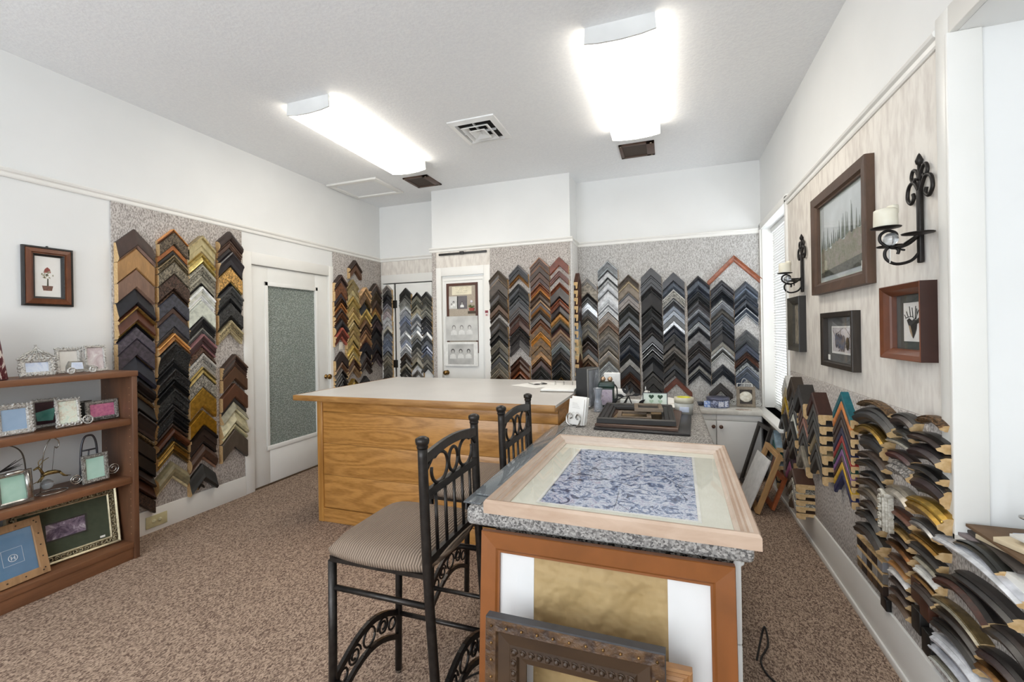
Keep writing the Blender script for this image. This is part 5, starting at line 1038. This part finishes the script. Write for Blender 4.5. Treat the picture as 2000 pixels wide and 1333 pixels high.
MB().lathe([(0, .012), (.03, .011), (.052, .007), (.06, .0)], 24, 0, TR(0, -.006, .098) @ RX(PI / 2) @ Matrix.Diagonal((1, .88, 1, 1))).build('cameo', mat('ece8dc', .6, hx2='c4bca8', scale=40, bump=.4), t)
o = MB().lathe([(0, 0), (.07, 0), (.07, .002), (0, .002)], 16, 0, Matrix.Diagonal((1, .45, 1, 1))).build('paper_scrap', mat('d8c6b8', .7, hx2='8a7668', scale=30)); o.location = (.66, 4.66, CZ + .001); tag(o, 'curled paper scrap at the edge of the worktop', 'paper')
o = MB().rbox(-.05, .05, -.03, .03, 0, .03, .003).build('small_block', mat('8a5a44', .6)); o.location = (-.225, 3.55, PZ + .0015); tag(o, 'small terracotta block behind the white box', 'block')
# ================================================================ right wall pictures
def rpic(y0, y1, z0): return TR(XR - .006, (y0 + y1) / 2, z0) @ RF
WALN = mat('5d4434', .5, hx2='43301f', style='wood', scale=20, stretch=(.3, 1, .3), bump=.25)
MIST = mat('c6ccce', .8, hx2='aeb5b6', scale=5)
t = picture('framed_print', 'largest picture on the right wall, misty pine hillside in wide brown frame', 'picture', .80, .585, .066, [(0, 0), (0, .034), (.02, .04), (.75, .036), (.82, .03), (.9, .024), (1, .022), (1, .006)], WALN, rpic(2.42, 3.22, 1.62), None, mat('c3cbc4', .8, hx2='b9c2ba', scale=10), (.012, .012), MIST, sticker=(.27, .31, .085, .12))
n = 26; iw = .32
poly = [(-iw, .1)] + [(-iw + 2 * iw * i / n, .25 + .05 * i / n + random.uniform(-.015, .015)) for i in range(n + 1)] + [(iw, .1)]
flat('printed_hillside', t, poly, -.0068, paint_mat([(.35, '5d6348'), (.5, '7d7a66'), (.62, '8f8078'), (.75, 'a89a8c')], 22, detail=10), .0006)
pn_ = MB()
for i in range(22):
    x = -iw + .015 + i * .032 * random.uniform(.95, 1.02); h_ = random.uniform(.05, .12) + (.05 if 9 < i < 17 else 0); b_ = .25 + .05 * i / 22
    if x > iw - .01: break
    pn_.prism([(x - .014, b_), (x + .014, b_), (x + .004, b_ + h_ * .6), (x, b_ + h_), (x - .004, b_ + h_ * .6)], -.0072, -.0066, 'y')
pn_.build('printed_pines', mat('5f6a5a', .8, hx2='3f4a40', scale=60), t)
flat('printed_meadow', t, [(-iw, .098), (iw, .098), (iw, .16), (-iw, .125)], -.0076, mat('4f4f42', .8, hx2='3a3b32', scale=40), .0005)
DKF = mat('33291f', .5, hx2='241c15', style='wood', scale=30, stretch=(.3, 1, .3), bump=.2)
t = picture('framed_photo', 'dark framed photo of bluish birds on a branch with grey mat', 'picture', .475, .305, .03, [(0, 0), (0, .034), (.05, .038), (.8, .036), (1, .03), (1, .006)], DKF, rpic(2.6, 3.075, 1.2), None, mat('6d6c6a', .85, hx2='656462', scale=30), (.075, .055), mat('dcd6d6', .7, hx2='c2babb', scale=14), sticker=(-.2, -.165, .036, .066), inner=mat('f0eeea', .6))
br = MB()
for i in range(12): x = random.uniform(-.13, .13); z = random.uniform(.09, .21); a = random.uniform(0, PI); br.tube([(max(-.135, min(.135, x - .05 * math.cos(a))), -.0062, max(.09, min(.215, z - .05 * math.sin(a)))), (max(-.135, min(.135, x + .05 * math.cos(a))), -.0062, max(.09, min(.215, z + .05 * math.sin(a))))], .0012, 4)
br.build('printed_branches', mat('7a6a5c', .8), t)
for i in range(4):
    cx = -.075 + i * .036; flat('printed_bird', t, [(cx + .022 * math.cos(2 * PI * k / 14), .15 - i * .004 + .042 * math.sin(2 * PI * k / 14)) for k in range(14)], -.0068 - i * .0004, mat('4a5670', .7, hx2='7a6a5e', scale=50), .0004)
flat('printed_bird', t, [(.09 + .022 * math.cos(2 * PI * k / 14), .135 + .035 * math.sin(2 * PI * k / 14)) for k in range(14)], -.0088, mat('5a4a30', .7, hx2='3a3024', scale=60), .0004)
MAHO = mat('7a4426', .35, hx2='552c17', style='wood', scale=18, stretch=(.3, 1, .3), coat=.2)
t = picture('framed_print', 'deep mahogany framed elk head drawing on the right wall', 'picture', .315, .29, .04, [(0, 0), (0, .05), (.06, .052), (.5, .045), (.9, .03), (1, .024), (1, .006)], [MAHO, mat('3a2018', .45)], rpic(1.945, 2.26, 1.295), [1, 0, 0, 0, 0, 0], mat('4d524e', .85, hx2='474c48', scale=30), (.05, .03), mat('eceae6', .8, hx2='e4e2dd', scale=20))
elk = mat('33302b', .8, hx2='211f1c', scale=60)
flat('printed_elk', t, [(-.04, .152), (-.022, .16), (.0, .15), (.01, .156), (.028, .152), (.048, .161), (.056, .153), (.05, .143), (.034, .137), (.03, .118), (.02, .1), (.006, .082), (-.004, .09), (-.016, .108), (-.026, .13)], -.0064, elk, .0006)
flat('printed_mane', t, [(-.024, .132), (-.012, .13), (.0, .1), (.004, .086), (-.004, .091), (-.016, .108)], -.0072, mat('b0987a', .8), .0004)
an = MB()
for pts in ([(.018, .155), (.0, .166), (-.03, .164), (-.052, .16)], [(-.03, .164), (-.042, .186)], [(-.012, .166), (-.02, .205)], [(.006, .163), (.0, .2)], [(.026, .154), (.036, .175), (.048, .19)], [(.022, .155), (.026, .205)], [(-.046, .161), (-.058, .174)], [(.034, .17), (.034, .195)]):
    an.tube([(x, -.0066, z) for x, z in pts], .0013, 4)
an.build('printed_antlers', elk, t)
t = picture('framed_print', 'narrow dark framed picture with pale strip below the far sconce', 'picture', .3, .385, .05, [(0, 0), (0, .04), (.05, .046), (.5, .036), (.9, .026), (1, .022), (1, .006)], [mat('4b463c', .5, hx2='35312a', style='wood', scale=24), mat('2a2622', .5)], rpic(3.5, 3.80, 1.255), [1, 1, 0, 0, 0, 0], None, 0, mat('b9ad98', .7, hx2='6f6658', scale=60, stretch=(1, 1, .4)))
# ---- sconces
SCI = mat('2f2b28', .45, .6, hx2='242120', scale=40)
def sconce(label, y, z, flip=1):
    t = thing('candle_sconce', label, 'sconce', (XR - .007, y, z), -PI / 2, 'iron candle sconces on the right wall')
    # local: x along the wall, -y out of the wall
    MB().rbox(-.011, .011, -.02, -.004, -.345, -.08, .004).build('stem', SCI, t)
    s = MB()
    for k in (-1, 1):
        s.tube([(0, -.012, -.115)] + smooth([(k * .01, -.012, -.075), (k * .04, -.012, -.04), (k * .075, -.012, -.05), (k * .085, -.012, -.09), (k * .062, -.012, -.115), (k * .04, -.012, -.1), (k * .045, -.012, -.082)], 5), .0065, 7)
        s.tube(smooth([(0, -.012, -.045), (k * .016, -.012, -.01), (k * .042, -.012, .004), (k * .055, -.012, -.02), (k * .04, -.012, -.042), (k * .026, -.012, -.03)], 5), .006, 7)
    s.tube([(0, -.012, -.1), (0, -.012, .012)], .006, 7); s.lathe([(0, 0), (.01, .008), (.013, .02), (.005, .04), (0, .048)], 8, 0, TR(0, -.012, .008)); s.build('finial', SCI, t)
    MB().tube(smooth([(0, -.012, -.24), (0, -.05, -.275), (0, -.095, -.285), (0, -.13, -.262), (0, -.132, -.235), (0, -.11, -.22), (0, -.085, -.23), (0, -.082, -.25)], 6), .0055, 7).tube(smooth([(0, -.012, -.3), (0, -.04, -.335), (0, -.085, -.345), (0, -.115, -.325), (0, -.118, -.295), (0, -.1, -.28), (0, -.078, -.292), (0, -.08, -.308)], 6), .0055, 7).build('scroll_arm', SCI, t)
    for (x, yy, zz) in ((0, -.115, -.214), (flip * .06, -.045, -.252), (-flip * .06, -.075, -.275)):
        MB().lathe([(0, 0), (.02, 0), (.045, .004), (.047, .007), (.02, .004), (0, .004)], 20, 0, TR(x, yy, zz)).build('plate', SCI, t)
        if x: MB().tube([(x, yy, zz), (0, -.06, zz - .02)], .004, 6).build('plate_arm', SCI, t)
    MB().ball((0, -.1, -.252), .024, 12).build('crystal_drop', mat('e3e7ea', .05, trans=.85), t)
    o = bx(-.012, .012, -.0015, 0, -.05, 0).build('price_tag', mat('f0eee8', .6), t); o.location = (0, -.106, -.29)
    c = thing('pillar_candle', label.replace('iron candle sconce', 'pillar candle on the sconce'), 'candle', (XR - .007 - .115, y, z - .2095), .4)
    MB().lathe([(0, 0), (.036, 0), (.037, .01), (.036, .055), (.0355, .066), (.03, .07), (.026, .06), (0, .058)], 20).build('wax', mat('ece8d8', .5, hx2='e6e0cc', scale=20), c)
    MB().rbox(.012, .037, -.02, .012, .05, .085, .006).build('melted_rim', mat('ece8d8', .5, hx2='e6e0cc', scale=20), c); MB().tube([(0, 0, .058), (.001, 0, .07)], .0012, 5).build('wick', BLK, c)
sconce('black iron candle sconce beside the large landscape, nearer the display bay', 2.02, 2.0)
sconce('black iron candle sconce between landscape and blind window', 3.53, 2.01, -1)
# ================================================================ corner samples on the right wall
GR_ = 'corner samples on the right wall'
RPL = XR - .012
def rcol(top, bot, W, s, where, ds=2.2, profs=('tall', 'flat', 'tall', 'step')): column('R', RPL, top, bot, W, s, where, GR_, False, None, ds, profs, 1.)
# stand-off of these deep samples shifts them: rows were read on their outer face
def rdeep(yc, W, items, where, d=.05, ang=1.):
    """corner samples; items = (apex height, thickness, colour, finish, depth)"""
    for i, it in enumerate(items):
        z, tv, hx, st = it[:4]; dd = it[4] if len(it) > 4 else d
        m = MB(); corner_mesh(m, W, tv - .003, [(0, 0, 0), (0, dd * .94, 0), (.1, dd, 0), (.8, dd * .97, 0), (1, dd * .8, 1), (1, dd * .5, 1), (.55, dd * .48, 1), (.55, 0, 1)], 1., (0, 0, 0), AX['R'], (0, 1, 2), ang)
        o = m.build('moulding_corner', [sample_mat(hx, st), sample_mat(hx, st), RAW]); o.location = (RPL, yc, z)
        tag(o, '%s %s corner sample, %s from top, %s' % (cname(hx), SNAME[st], ORD[i], where), 'frame sample', GR_)
rdeep(2.755, .25, [(1.085, .045, '2a7f8a', 'f'), (1.035, .04, 'e08a4a', 'f'), (.99, .045, '4a3a36', 'f'), (.94, .035, '54403a', 'f'), (.90, .042, '2f3358', 'f'), (.855, .035, 'c03a36', 'f'), (.818, .03, '2f5a4a', 'f'), (.785, .032, '8a5a94', 'f'), (.75, .03, '5a3a34', 'f'), (.717, .036, 'e3b53a', 'f'), (.678, .04, '343a6e', 'f')], 'colourful column beside the arched samples', .035)
rdeep(3.1, .23, [(1.035, .06, '4b2c22', 'w', .075), (.968, .05, '4a4644', 'f', .07), (.912, .05, '343230', 'f', .07), (.856, .05, '3a3836', 'f', .07), (.80, .055, '8a7a5a', 'f', .06), (.735, .05, '35322f', 'f', .06), (.68, .055, '403c38', 'f', .06)], 'column left of the colourful one', .07)
rdeep(3.36, .22, [(1.05, .1, '3a3634', 'f', .085), (.94, .05, '6d4434', 'f'), (.885, .05, '8a5a4a', 'g'), (.83, .04, 'a87a6c', 'g'), (.785, .06, '3f3b39', 'f'), (.72, .06, '2f2d2c', 'f'), (.65, .07, '8d8474', 'f', .075)], 'second column left of the colourful one', .06)
rdeep(3.61, .22, [(1.075, .09, '4b3f34', 'w', .07), (.98, .06, '3d3833', 'f'), (.915, .045, '6a6764', 'g'), (.865, .05, '3a3837', 'f'), (.81, .045, 'd2d2c6', 'f'), (.76, .06, '33302e', 'f', .075), (.69, .05, '3a3735', 'f'), (.63, .06, '2e2b2a', 'f')], 'third column left of the colourful one', .06)
rdeep(3.86, .22, [(1.06, .08, 'dcdad4', 'f'), (.97, .07, 'b8a784', 'f', .05), (.895, .06, 'e0bd4a', 'g', .055), (.83, .06, '5a3a30', 'f'), (.765, .06, '2b2928', 'f', .075), (.7, .06, '302e2d', 'f'), (.635, .06, '3a3838', 'f')], 'column beside the blind window', .05)
rdeep(3.44, .19, [(.475, .06, '5a3a2a', 'w', .11), (.413, .04, 'b8b0a0', 'o', .11), (.371, .04, '4a3a30', 'f', .11), (.329, .04, 'c9c2b2', 'o', .11), (.287, .042, '5d4634', 'f', .11)], 'low stack above the baseboard', .12, .8)
rdeep(3.86, .24, [(.55, .07, '5f4a58', 'f'), (.475, .06, '3f3538', 'f'), (.41, .06, 'c06a9a', 'f'), (.345, .06, '7a6a60', 'f'), (.28, .06, 'b0a49a', 'f')], 'low column behind the leaning frames', .03)
rdeep(4.3, .24, [(.55, .07, '9fb6c4', 'f', .05), (.47, .06, '2f8a84', 'f', .05), (.40, .06, '7f8a90', 'f', .05), (.33, .06, 'a86a4a', 'f', .05), (.26, .06, '4a4a48', 'f', .05)], 'low column under the window sill', .05)
# ================================================================ arched samples
def arch_mesh(y0, y1, sag, th, dep, twoc, rawend=True, n=18, rope=False):
    """arch in the wall plane from y0 (far) to y1 (near), rising by sag; profile th tall and dep deep; local origin at the far end"""
    c = y0 - y1; R = (c * c / 4 + sag * sag) / (2 * sag); ang = math.asin(min(1, c / 2 / R)); m = MB()
    prof = [(0, 0), (0, .55), (-.12, .8), (-.25, .72), (-.45, 1.), (-.7, .9), (-.85, .62), (-1, .5), (-1, 0)]
    k = len(prof)
    for i in range(n + 1):
        a = -ang + 2 * ang * i / n
        for (s, d) in prof:
            r = R + s * th; m.v.append((-d * dep, -(c / 2 + r * math.sin(a)), r * math.cos(a) - R * math.cos(ang)))
    for i in range(n):
        for j in range(k - 1):
            m.f.append([i * k + j, (i + 1) * k + j, (i + 1) * k + j + 1, i * k + j + 1]); m.m.append(1 if (twoc and j in (0, 1, 2, 6)) else 0); m.sm.append(False)
    for i in (0, n): m.f.append([i * k + j for j in range(k)]); m.m.append(2); m.sm.append(False)
    if rope:
        for i in range(n * 3 + 1):
            a = -ang + 2 * ang * i / (n * 3); r = R - .2 * th; m.ball((-.8 * dep, -(c / 2 + r * math.sin(a)), r * math.cos(a) - R * math.cos(ang)), th * .11, 5, 1)
    return m
GA = 'arched moulding samples on the right wall'
def arch(pl, pr, sag, th, dep, hx, st, label, hx2=None, rope=False, plane=None):
    """pl, pr: where its far and near upper ends are seen"""
    X_ = RPL - dep * .6; a, b = at_x(*pl, X_), at_x(*pr, X_); z = (a.z + b.z) / 2
    o = arch_mesh(a.y, b.y, sag, th * .9, dep * 1.2, hx2 is not None, True, 18, rope).build('arched_sample', [sample_mat(hx, st), sample_mat(hx2 or hx, 'g' if rope else ('f' if st == 'o' else st)), RAW])
    o.location = (RPL - .0005, a.y, z); tag(o, label, 'arched sample', GA)
A = [ # first column
 ((1680, 787), (1744, 807), .03, .025, .03, '7a5a34', 'o', 'gold-brown leaf-carved arch, topmost beside the teal corner', None),
 ((1674, 806), (1750, 834), .045, .07, .045, '2f2d2c', 'f', 'wide black arch with carving, second below the leaf-carved arch', '4a4846'),
 ((1677, 834), (1736, 864), .04, .04, .045, 'c09a4a', 'g', 'bright gold arch with beaded inner edge', '8a6a2c', 1),
 ((1684, 853), (1729, 870), .02, .075, .03, '343333', 'f', 'flat wide black arch below the bright gold arch', None),
 ((1680, 884), (1733, 914), .03, .032, .035, '4f4038', 'f', 'ribbed dark brown arch below the flat black arch', '6a5a4e'),
 ((1677, 903), (1734, 931), .03, .034, .035, '37312e', 'f', 'glossy black-brown double-ribbed arch in the first arched column', '4a423c'),
 ((1685, 922), (1736, 956), .03, .036, .03, '302f30', 'f', 'flat black arch with raw end, mid first arched column', None),
 ((1678, 942), (1733, 968), .03, .032, .03, '54402f', 'w', 'plain walnut brown arch above the taupe arch', None),
 ((1680, 957), (1722, 981), .025, .05, .03, '6b5e50', 'f', 'flat taupe arch beside the white carved scroll', '8a7c6a'),
 ((1685, 979), (1722, 1008), .025, .042, .035, '3f312a', 'f', 'dark brown stepped arch below the taupe arch', '5a483c'),
 ((1678, 1002), (1723, 1030), .03, .05, .035, '2d2927', 'f', 'black double arch above the wide brown arch', '3d3835'),
 ((1677, 1026), (1727, 1062), .03, .065, .045, '3f2f24', 'w', 'wide flat brown arch just above the small chips', '35322f'),
 # second column
 ((1746, 818), (1792, 820), .0225, .055, .035, '4a3a33', 'f', 'brown grooved arch, topmost of the second arched column', '2f2a27'),
 ((1747, 840), (1786, 851), .0135, .035, .03, '4f4b47', 'f', 'grey-black thin arch second in the second arched column', None),
 ((1740, 858), (1788, 872), .0090, .028, .035, 'd6d2c4', 'g', 'pale silver arch with dark bead in the second arched column', '6b6860', 1),
 ((1739, 884), (1787, 896), .0150, .045, .035, '5a2428', 'f', 'dark red arch with carved edge in the second arched column', '3a2a28'),
 ((1743, 900), (1787, 925), .0112, .06, .045, '9a9590', 'o', 'mirrored silver leaf block arch in the second arched column', None),
 ((1737, 955), (1787, 975), .0225, .06, .045, 'bdb4a6', 'g', 'broad champagne silver arch beside the wide gold arch', 'a09788'),
 ((1742, 990), (1787, 1021), .0090, .04, .035, '8a5036', 'f', 'red-brown ribbed arch right of the white carved scroll', '6a3a26'),
 ((1742, 1007), (1787, 1034), .0075, .03, .03, '2f2927', 'o', 'black carved arch below the red-brown ribbed arch', None),
 ((1741, 1026), (1779, 1050), .0090, .028, .03, 'c8a468', 'g', 'light gold plain arch in the second arched column', None),
 ((1747, 1044), (1781, 1064), .0075, .032, .03, '3a2c2c', 'f', 'dark plum grooved arch in the second arched column', '2a2222'),
 ((1740, 1056), (1785, 1089), .0120, .038, .035, '9a6432', 'g', 'bronze glossy arch in the second arched column', '5d3c20'),
 ((1743, 1084), (1780, 1111), .0090, .032, .03, '6d4a34', 'f', 'medium brown rounded arch below the bronze arch', None),
 ((1742, 1101), (1778, 1124), .0090, .026, .03, 'b8824a', 'f', 'orange tan arch above the white one', None),
 ((1742, 1114), (1780, 1142), .0090, .03, .03, 'e9e7e4', 'f', 'white arch in the second arched column', None),
 ((1744, 1131), (1780, 1158), .0090, .03, .03, '4f3d33', 'f', 'dark brown ribbed arch just below the white arch', '3a2c25'),
 ((1744, 1149), (1779, 1178), .0090, .03, .03, '5d4436', 'f', 'brown ribbed arch second lowest of the second arched column', '453229'),
 ((1742, 1167), (1780, 1199), .0105, .034, .03, '7a5a40', 'f', 'glossy brown rounded arch lowest of the second arched column', None),
 # third column
 ((1797, 819), (1849, 828), .0193, .028, .03, '7a5834', 'o', 'small gold-brown carved arch, topmost by the bay casing', None),
 ((1786, 850), (1849, 861), .0138, .05, .045, '4a3833', 'f', 'brown and black grooved arch second from top by casing', '26221f'),
 ((1787, 872), (1850, 890), .0165, .06, .05, '382628', 'f', 'deep maroon-black arch with hollow profile by the casing', '2a2526'),
 ((1786, 912), (1845, 930), .0138, .03, .04, '6a6765', 'g', 'black arch with silver lines by the casing', '2b2928'),
 ((1787, 925), (1853, 960), .0165, .075, .035, '3f2a2c', 'f', 'very wide flat maroon arch by the casing', '2e2a29'),
 ((1784, 972), (1854, 1010), .0165, .07, .05, 'b08a3a', 'g', 'broad gold arch with beaded top by the casing', 'c9a24a', 1),
 ((1789, 1012), (1837, 1044), .0138, .045, .04, 'a9a7a4', 'g', 'silver arch with rope beading below the broad gold arch', '6a6866', 1),
 ((1790, 1042), (1843, 1076), .0066, .038, .04, 'b98a3e', 'g', 'narrow gold beaded arch below the silver rope arch', '8a6428', 1),
 ((1784, 1066), (1841, 1097), .0077, .036, .03, '4a4540', 'w', 'twisted grey-brown flat arch below the narrow gold arch', None),
 ((1793, 1090), (1838, 1119), .0055, .026, .03, 'c2bba8', 'g', 'silver carved thin arch above the white fluted one', '7a7466'),
 ((1793, 1108), (1839, 1142), .0055, .036, .03, 'eae8e2', 'f', 'white fluted arch in the third arched column', None),
 ((1792, 1123), (1833, 1156), .0055, .024, .03, 'b08650', 'g', 'gold carved thin arch below the white fluted one', '6d5030'),
 ((1792, 1140), (1834, 1176), .0066, .044, .04, '4f3e35', 'w', 'dark brown rounded arch lowest in the third arched column', None),
 # fourth group under the bay deck
 ((1836, 1048), (2010, 1170), .02, .04, .04, 'f0f0f2', 'f', 'long white arch topmost under the display bay', 'dfe0e6'),
 ((1875, 1050), (1963, 1122), .02, .026, .035, '26241f', 'f', 'short black arch over the long white arch', None),
 ((1874, 1112), (1992, 1212), .012, .045, .04, '2b2725', 'f', 'long flat black arch with raw end under the display bay', '3d3836'),
 ((1836, 1126), (1945, 1212), .035, .05, .045, '5d2f1f', 'm', 'red-brown burl arch with black crest under the bay', '2d2522'),
 ((1830, 1165), (1926, 1258), .02, .028, .035, 'b5ad98', 'g', 'silver-gold carved long arch below the burl arch', '8f7c58', 1),
 ((1827, 1180), (1922, 1275), .02, .04, .035, '352b26', 'f', 'dark brown long arch below the silver-gold one', '4a3c34'),
 ((1828, 1212), (1919, 1296), .02, .045, .035, '29241f', 'f', 'black ribbed long arch above the white arch', '3a332d'),
 ((1930, 1216), (2030, 1300), .02, .05, .04, '3a322f', 'f', 'charcoal rounded arch at the lower edge under the bay', '4a403b'),
 ((1921, 1268), (2030, 1362), .02, .05, .04, '3d2524', 'f', 'black and red rubbed arch below the charcoal arch', '2a2423'),
 ((1916, 1296), (2000, 1368), .015, .04, .035, 'a87a48', 'g', 'gold-brown carved arch lowest under the bay', '7a5630'),
 ((1828, 1245), (1935, 1345), .02, .045, .035, 'eeeef2', 'f', 'smooth white arch low beside the baseboard', None),
 ((1823, 1262), (1920, 1362), .012, .03, .03, 'dadbe2', 'f', 'white flat arch under the smooth white arch', None),
 ((1824, 1284), (1900, 1365), .012, .028, .03, 'd9d8d0', 'f', 'white beaded arch lowest by the baseboard', 'b0aa98', 1)]
for i_, a_ in enumerate(A):
    a_ = list(a_); a_[3] *= {6: .8, 8: .85, 10: .85, 30: .8, 42: .85}.get(i_, 1)
    arch(*a_[:8], *(a_[8:9] or (None,)), rope=bool(len(a_) > 9))
# white carved scroll hung upright
t = thing('carved_scroll', 'white carved scroll moulding hung upright among the arched samples', 'carved moulding', (RPL - .03, at_x(1731, 1000, .83).y, at_x(1731, 1000, .83).z)); t.scale = (1, .62, .62)
WC = mat('d9d4c8', .5, hx2='b0a898', scale=60, bump=.3)
m = MB()
for i in range(5): m.rbox(-.035 + .007 * abs(i - 2), -.002, -.035 + i * .014, -.022 + i * .014, -.13, .10, .003)
m.build('fluted_strip', WC, t)
m = MB()
for i in range(4): m.tube([(-.03, .05 + .02 * math.cos(a * .6), -.1 + i * .055 + .022 * math.sin(a * .6)) for a in range(10)], .006, 6); m.ball((-.03, .05, -.1 + i * .055), .01, 6)
m.build('leaf_scrolls', WC, t); m = MB(); m.tube([(-.03, .02 + .03 * math.cos(a * .55), .115 + .022 * math.sin(a * .55)) for a in range(11)], .009, 6); m.rbox(-.035, -.002, -.04, .03, .1, .125, .004); m.build('crest', WC, t)
# small straight chips in rows
CH = [('1f1c1b', '2f211b', '6a5a50', '35261e', '8a8a8e'), ('c9c8c8', '8f8f92', '201d1c', '9c9690', '77716b'), ('7d6648', '2a211d', '6d4a2c', '5d4630', '3f2e24')]
cn_ = ['top', 'middle', 'bottom']
for r, row in enumerate(CH):
    for c_, hx in enumerate(row):
        m = MB(); m.prism([(-.025, 0), (.025, 0), (.026, .036), (.012, .044), (-.01, .04), (-.026, .043)], -.02, 0, 'x'); o = m.build('moulding_chip', [sample_mat(hx, 'w')]); o.location = (RPL - .001, 2.585 - c_ * .056, .36 - r * .052)
        bx(-.021, .0, -.0255, .0255, .0365, .0455).build('raw_end', RAW, o)
        tag(o, '%s straight moulding chip, %s in the %s row of chips by the baseboard' % (cname(hx), ORD[c_], cn_[r]), 'moulding chip', 'small straight chips')
o = MB().rbox(-.02, 0, -.028, .028, 0, .05, .002).build('moulding_chip', sample_mat('1f1d1c', 'f')); o.location = (RPL - .001, 2.335, .205); tag(o, 'black straight chip alone, lowest beside the chip rows', 'moulding chip', 'small straight chips')
for i, (y, z, hx, lb) in enumerate(((2.045, .40, '6a4630', 'brown square moulding block above the black blocks'), (1.985, .375, '5d3626', 'red-brown square moulding block beside the brown block'), (2.045, .29, '24221f', 'upper black square moulding block under the brown block'), (1.975, .25, '1f1d1b', 'lower black square moulding block near the white arches'))):
    o = MB().rbox(-.03, 0, -.03, .03, 0, .085, .003).build('moulding_chip', sample_mat(hx, 'w')); o.location = (RPL - .001, y, z); tag(o, lb, 'moulding chip', 'small straight chips')
# ================================================================ mat boards on the bay deck
GD = 'mat board offcuts stacked on the bay deck'
BD = [('8a7f80', 1.02, 1.60, .34, .30, .1, 'dusty mauve'), ('4a423c', 1.0, 1.56, .30, .28, -.1, 'dark brown'), ('cdbb9c', 1.03, 1.52, .30, .30, .25, 'kraft tan'), ('6b5138', .99, 1.55, .28, .26, .0, 'walnut brown'), ('d8c6a6', 1.04, 1.46, .3, .3, .35, 'pale tan'), ('aab0c0', 1.06, 1.45, .28, .28, .15, 'blue-grey'), ('d9d6cf', 1.04, 1.43, .28, .27, .22, 'light grey'), ('f4f4f4', 1.06, 1.40, .26, .25, .3, 'bright white'), ('b9a582', 1.02, 1.41, .2, .22, .3, 'beige')]
z = DBZ0 + .001
for i, (hx, x, y, w_, d_, r, nm) in enumerate(BD):
    h_ = .014 if i in (2, 4) else .009
    o = MB().rbox(-w_ / 2, w_ / 2, -d_ / 2, d_ / 2, 0, h_, .001).build('mat_board', [mat(hx, .75, hx2=None, scale=20)]); o.location = (x + .03, y + .12, z); o.rotation_euler.z = r; z += h_ + .0015
    tag(o, '%s mat board offcut, %s from the bottom of the bay stack' % (nm, ORD[i]), 'mat board', GD)
t = thing('wire_hook', 'silver wire hook standing on the bay deck stack', 'hook', (.985, 1.72, z + .0015 - .0015))
MB().tube([(0, 0, 0), (0, 0, .09)] + [(.018 - .018 * math.cos(a * PI / 8), 0, .09 + .018 * math.sin(a * PI / 8)) for a in range(1, 9)], .004, 8).build('hook', SIL2, t); MB().lathe([(0, 0), (.02, 0), (.02, .004), (0, .004)], 14).build('foot', SIL2, t)
# ================================================================ frames leaning on the floor by the right wall
def between(nm, label, a, b, c_, rw, dep, m, group=None, fill=None):
    """flat frame with lower corners a, b and upper corner above a at c_; given in room metres"""
    a, b, c_ = Vector(a), Vector(b), Vector(c_); ux = (b - a); w_ = ux.length; ux.normalize(); uz = (c_ - a); h_ = uz.length; uz = (uz - ux * uz.dot(ux)).normalized(); uy = uz.cross(ux)
    M = Matrix(((ux.x, uy.x, uz.x, 0), (ux.y, uy.y, uz.y, 0), (ux.z, uy.z, uz.z, 0), (0, 0, 0, 1))); o_ = a + ux * (w_ / 2); M.translation = o_
    t = thing(nm, label, 'picture frame' if nm != 'white_board' else 'board'); t.matrix_world = M
    if group: t['group'] = group
    if fill: MB().rbox(-w_ / 2, w_ / 2, -dep, 0, 0, h_, .002).build('panel', fill, t)
    else: MB().ring(w_, h_, [(0, 0), (0, dep), (rw * .1, dep * 1.1), (rw * .9, dep), (rw, dep * .7), (rw, 0), (0, 0)]).build('frame', m, t)
    return t
GF = 'frames leaning by the right wall'
between('leaning_frame', 'slim black empty frame leaning toward the low cabinet', (.622, 4.57, .012), (.66, 4.25, .012), (.79, 4.58, .56), .035, .022, mat('2f2925', .5, hx2='241f1c', scale=30), GF)
between('leaning_frame', 'raw pine frame seen edge-on leaning on the right wall', (.625, 4.2, .005), (.635, 3.79, .005), (.785, 4.2, .46), .04, .03, mat('c29a68', .6, hx2='a87f4e', style='wood', scale=24, stretch=(.3, 1, .3)), GF)
between('white_board', 'white foam board leaning in front of the pine frame', (.545, 4.16, .005), (.575, 3.84, .005), (.70, 4.17, .40), 0, .012, None, GF, mat('e9e8e6', .6))
between('leaning_frame', 'orange stained small frame at the foot of the right wall', (.735, 4.16, .005), (.755, 3.9, .005), (.83, 4.17, .26), .04, .022, mat('b5653a', .5, hx2='9a5028', style='wood', scale=24), GF)
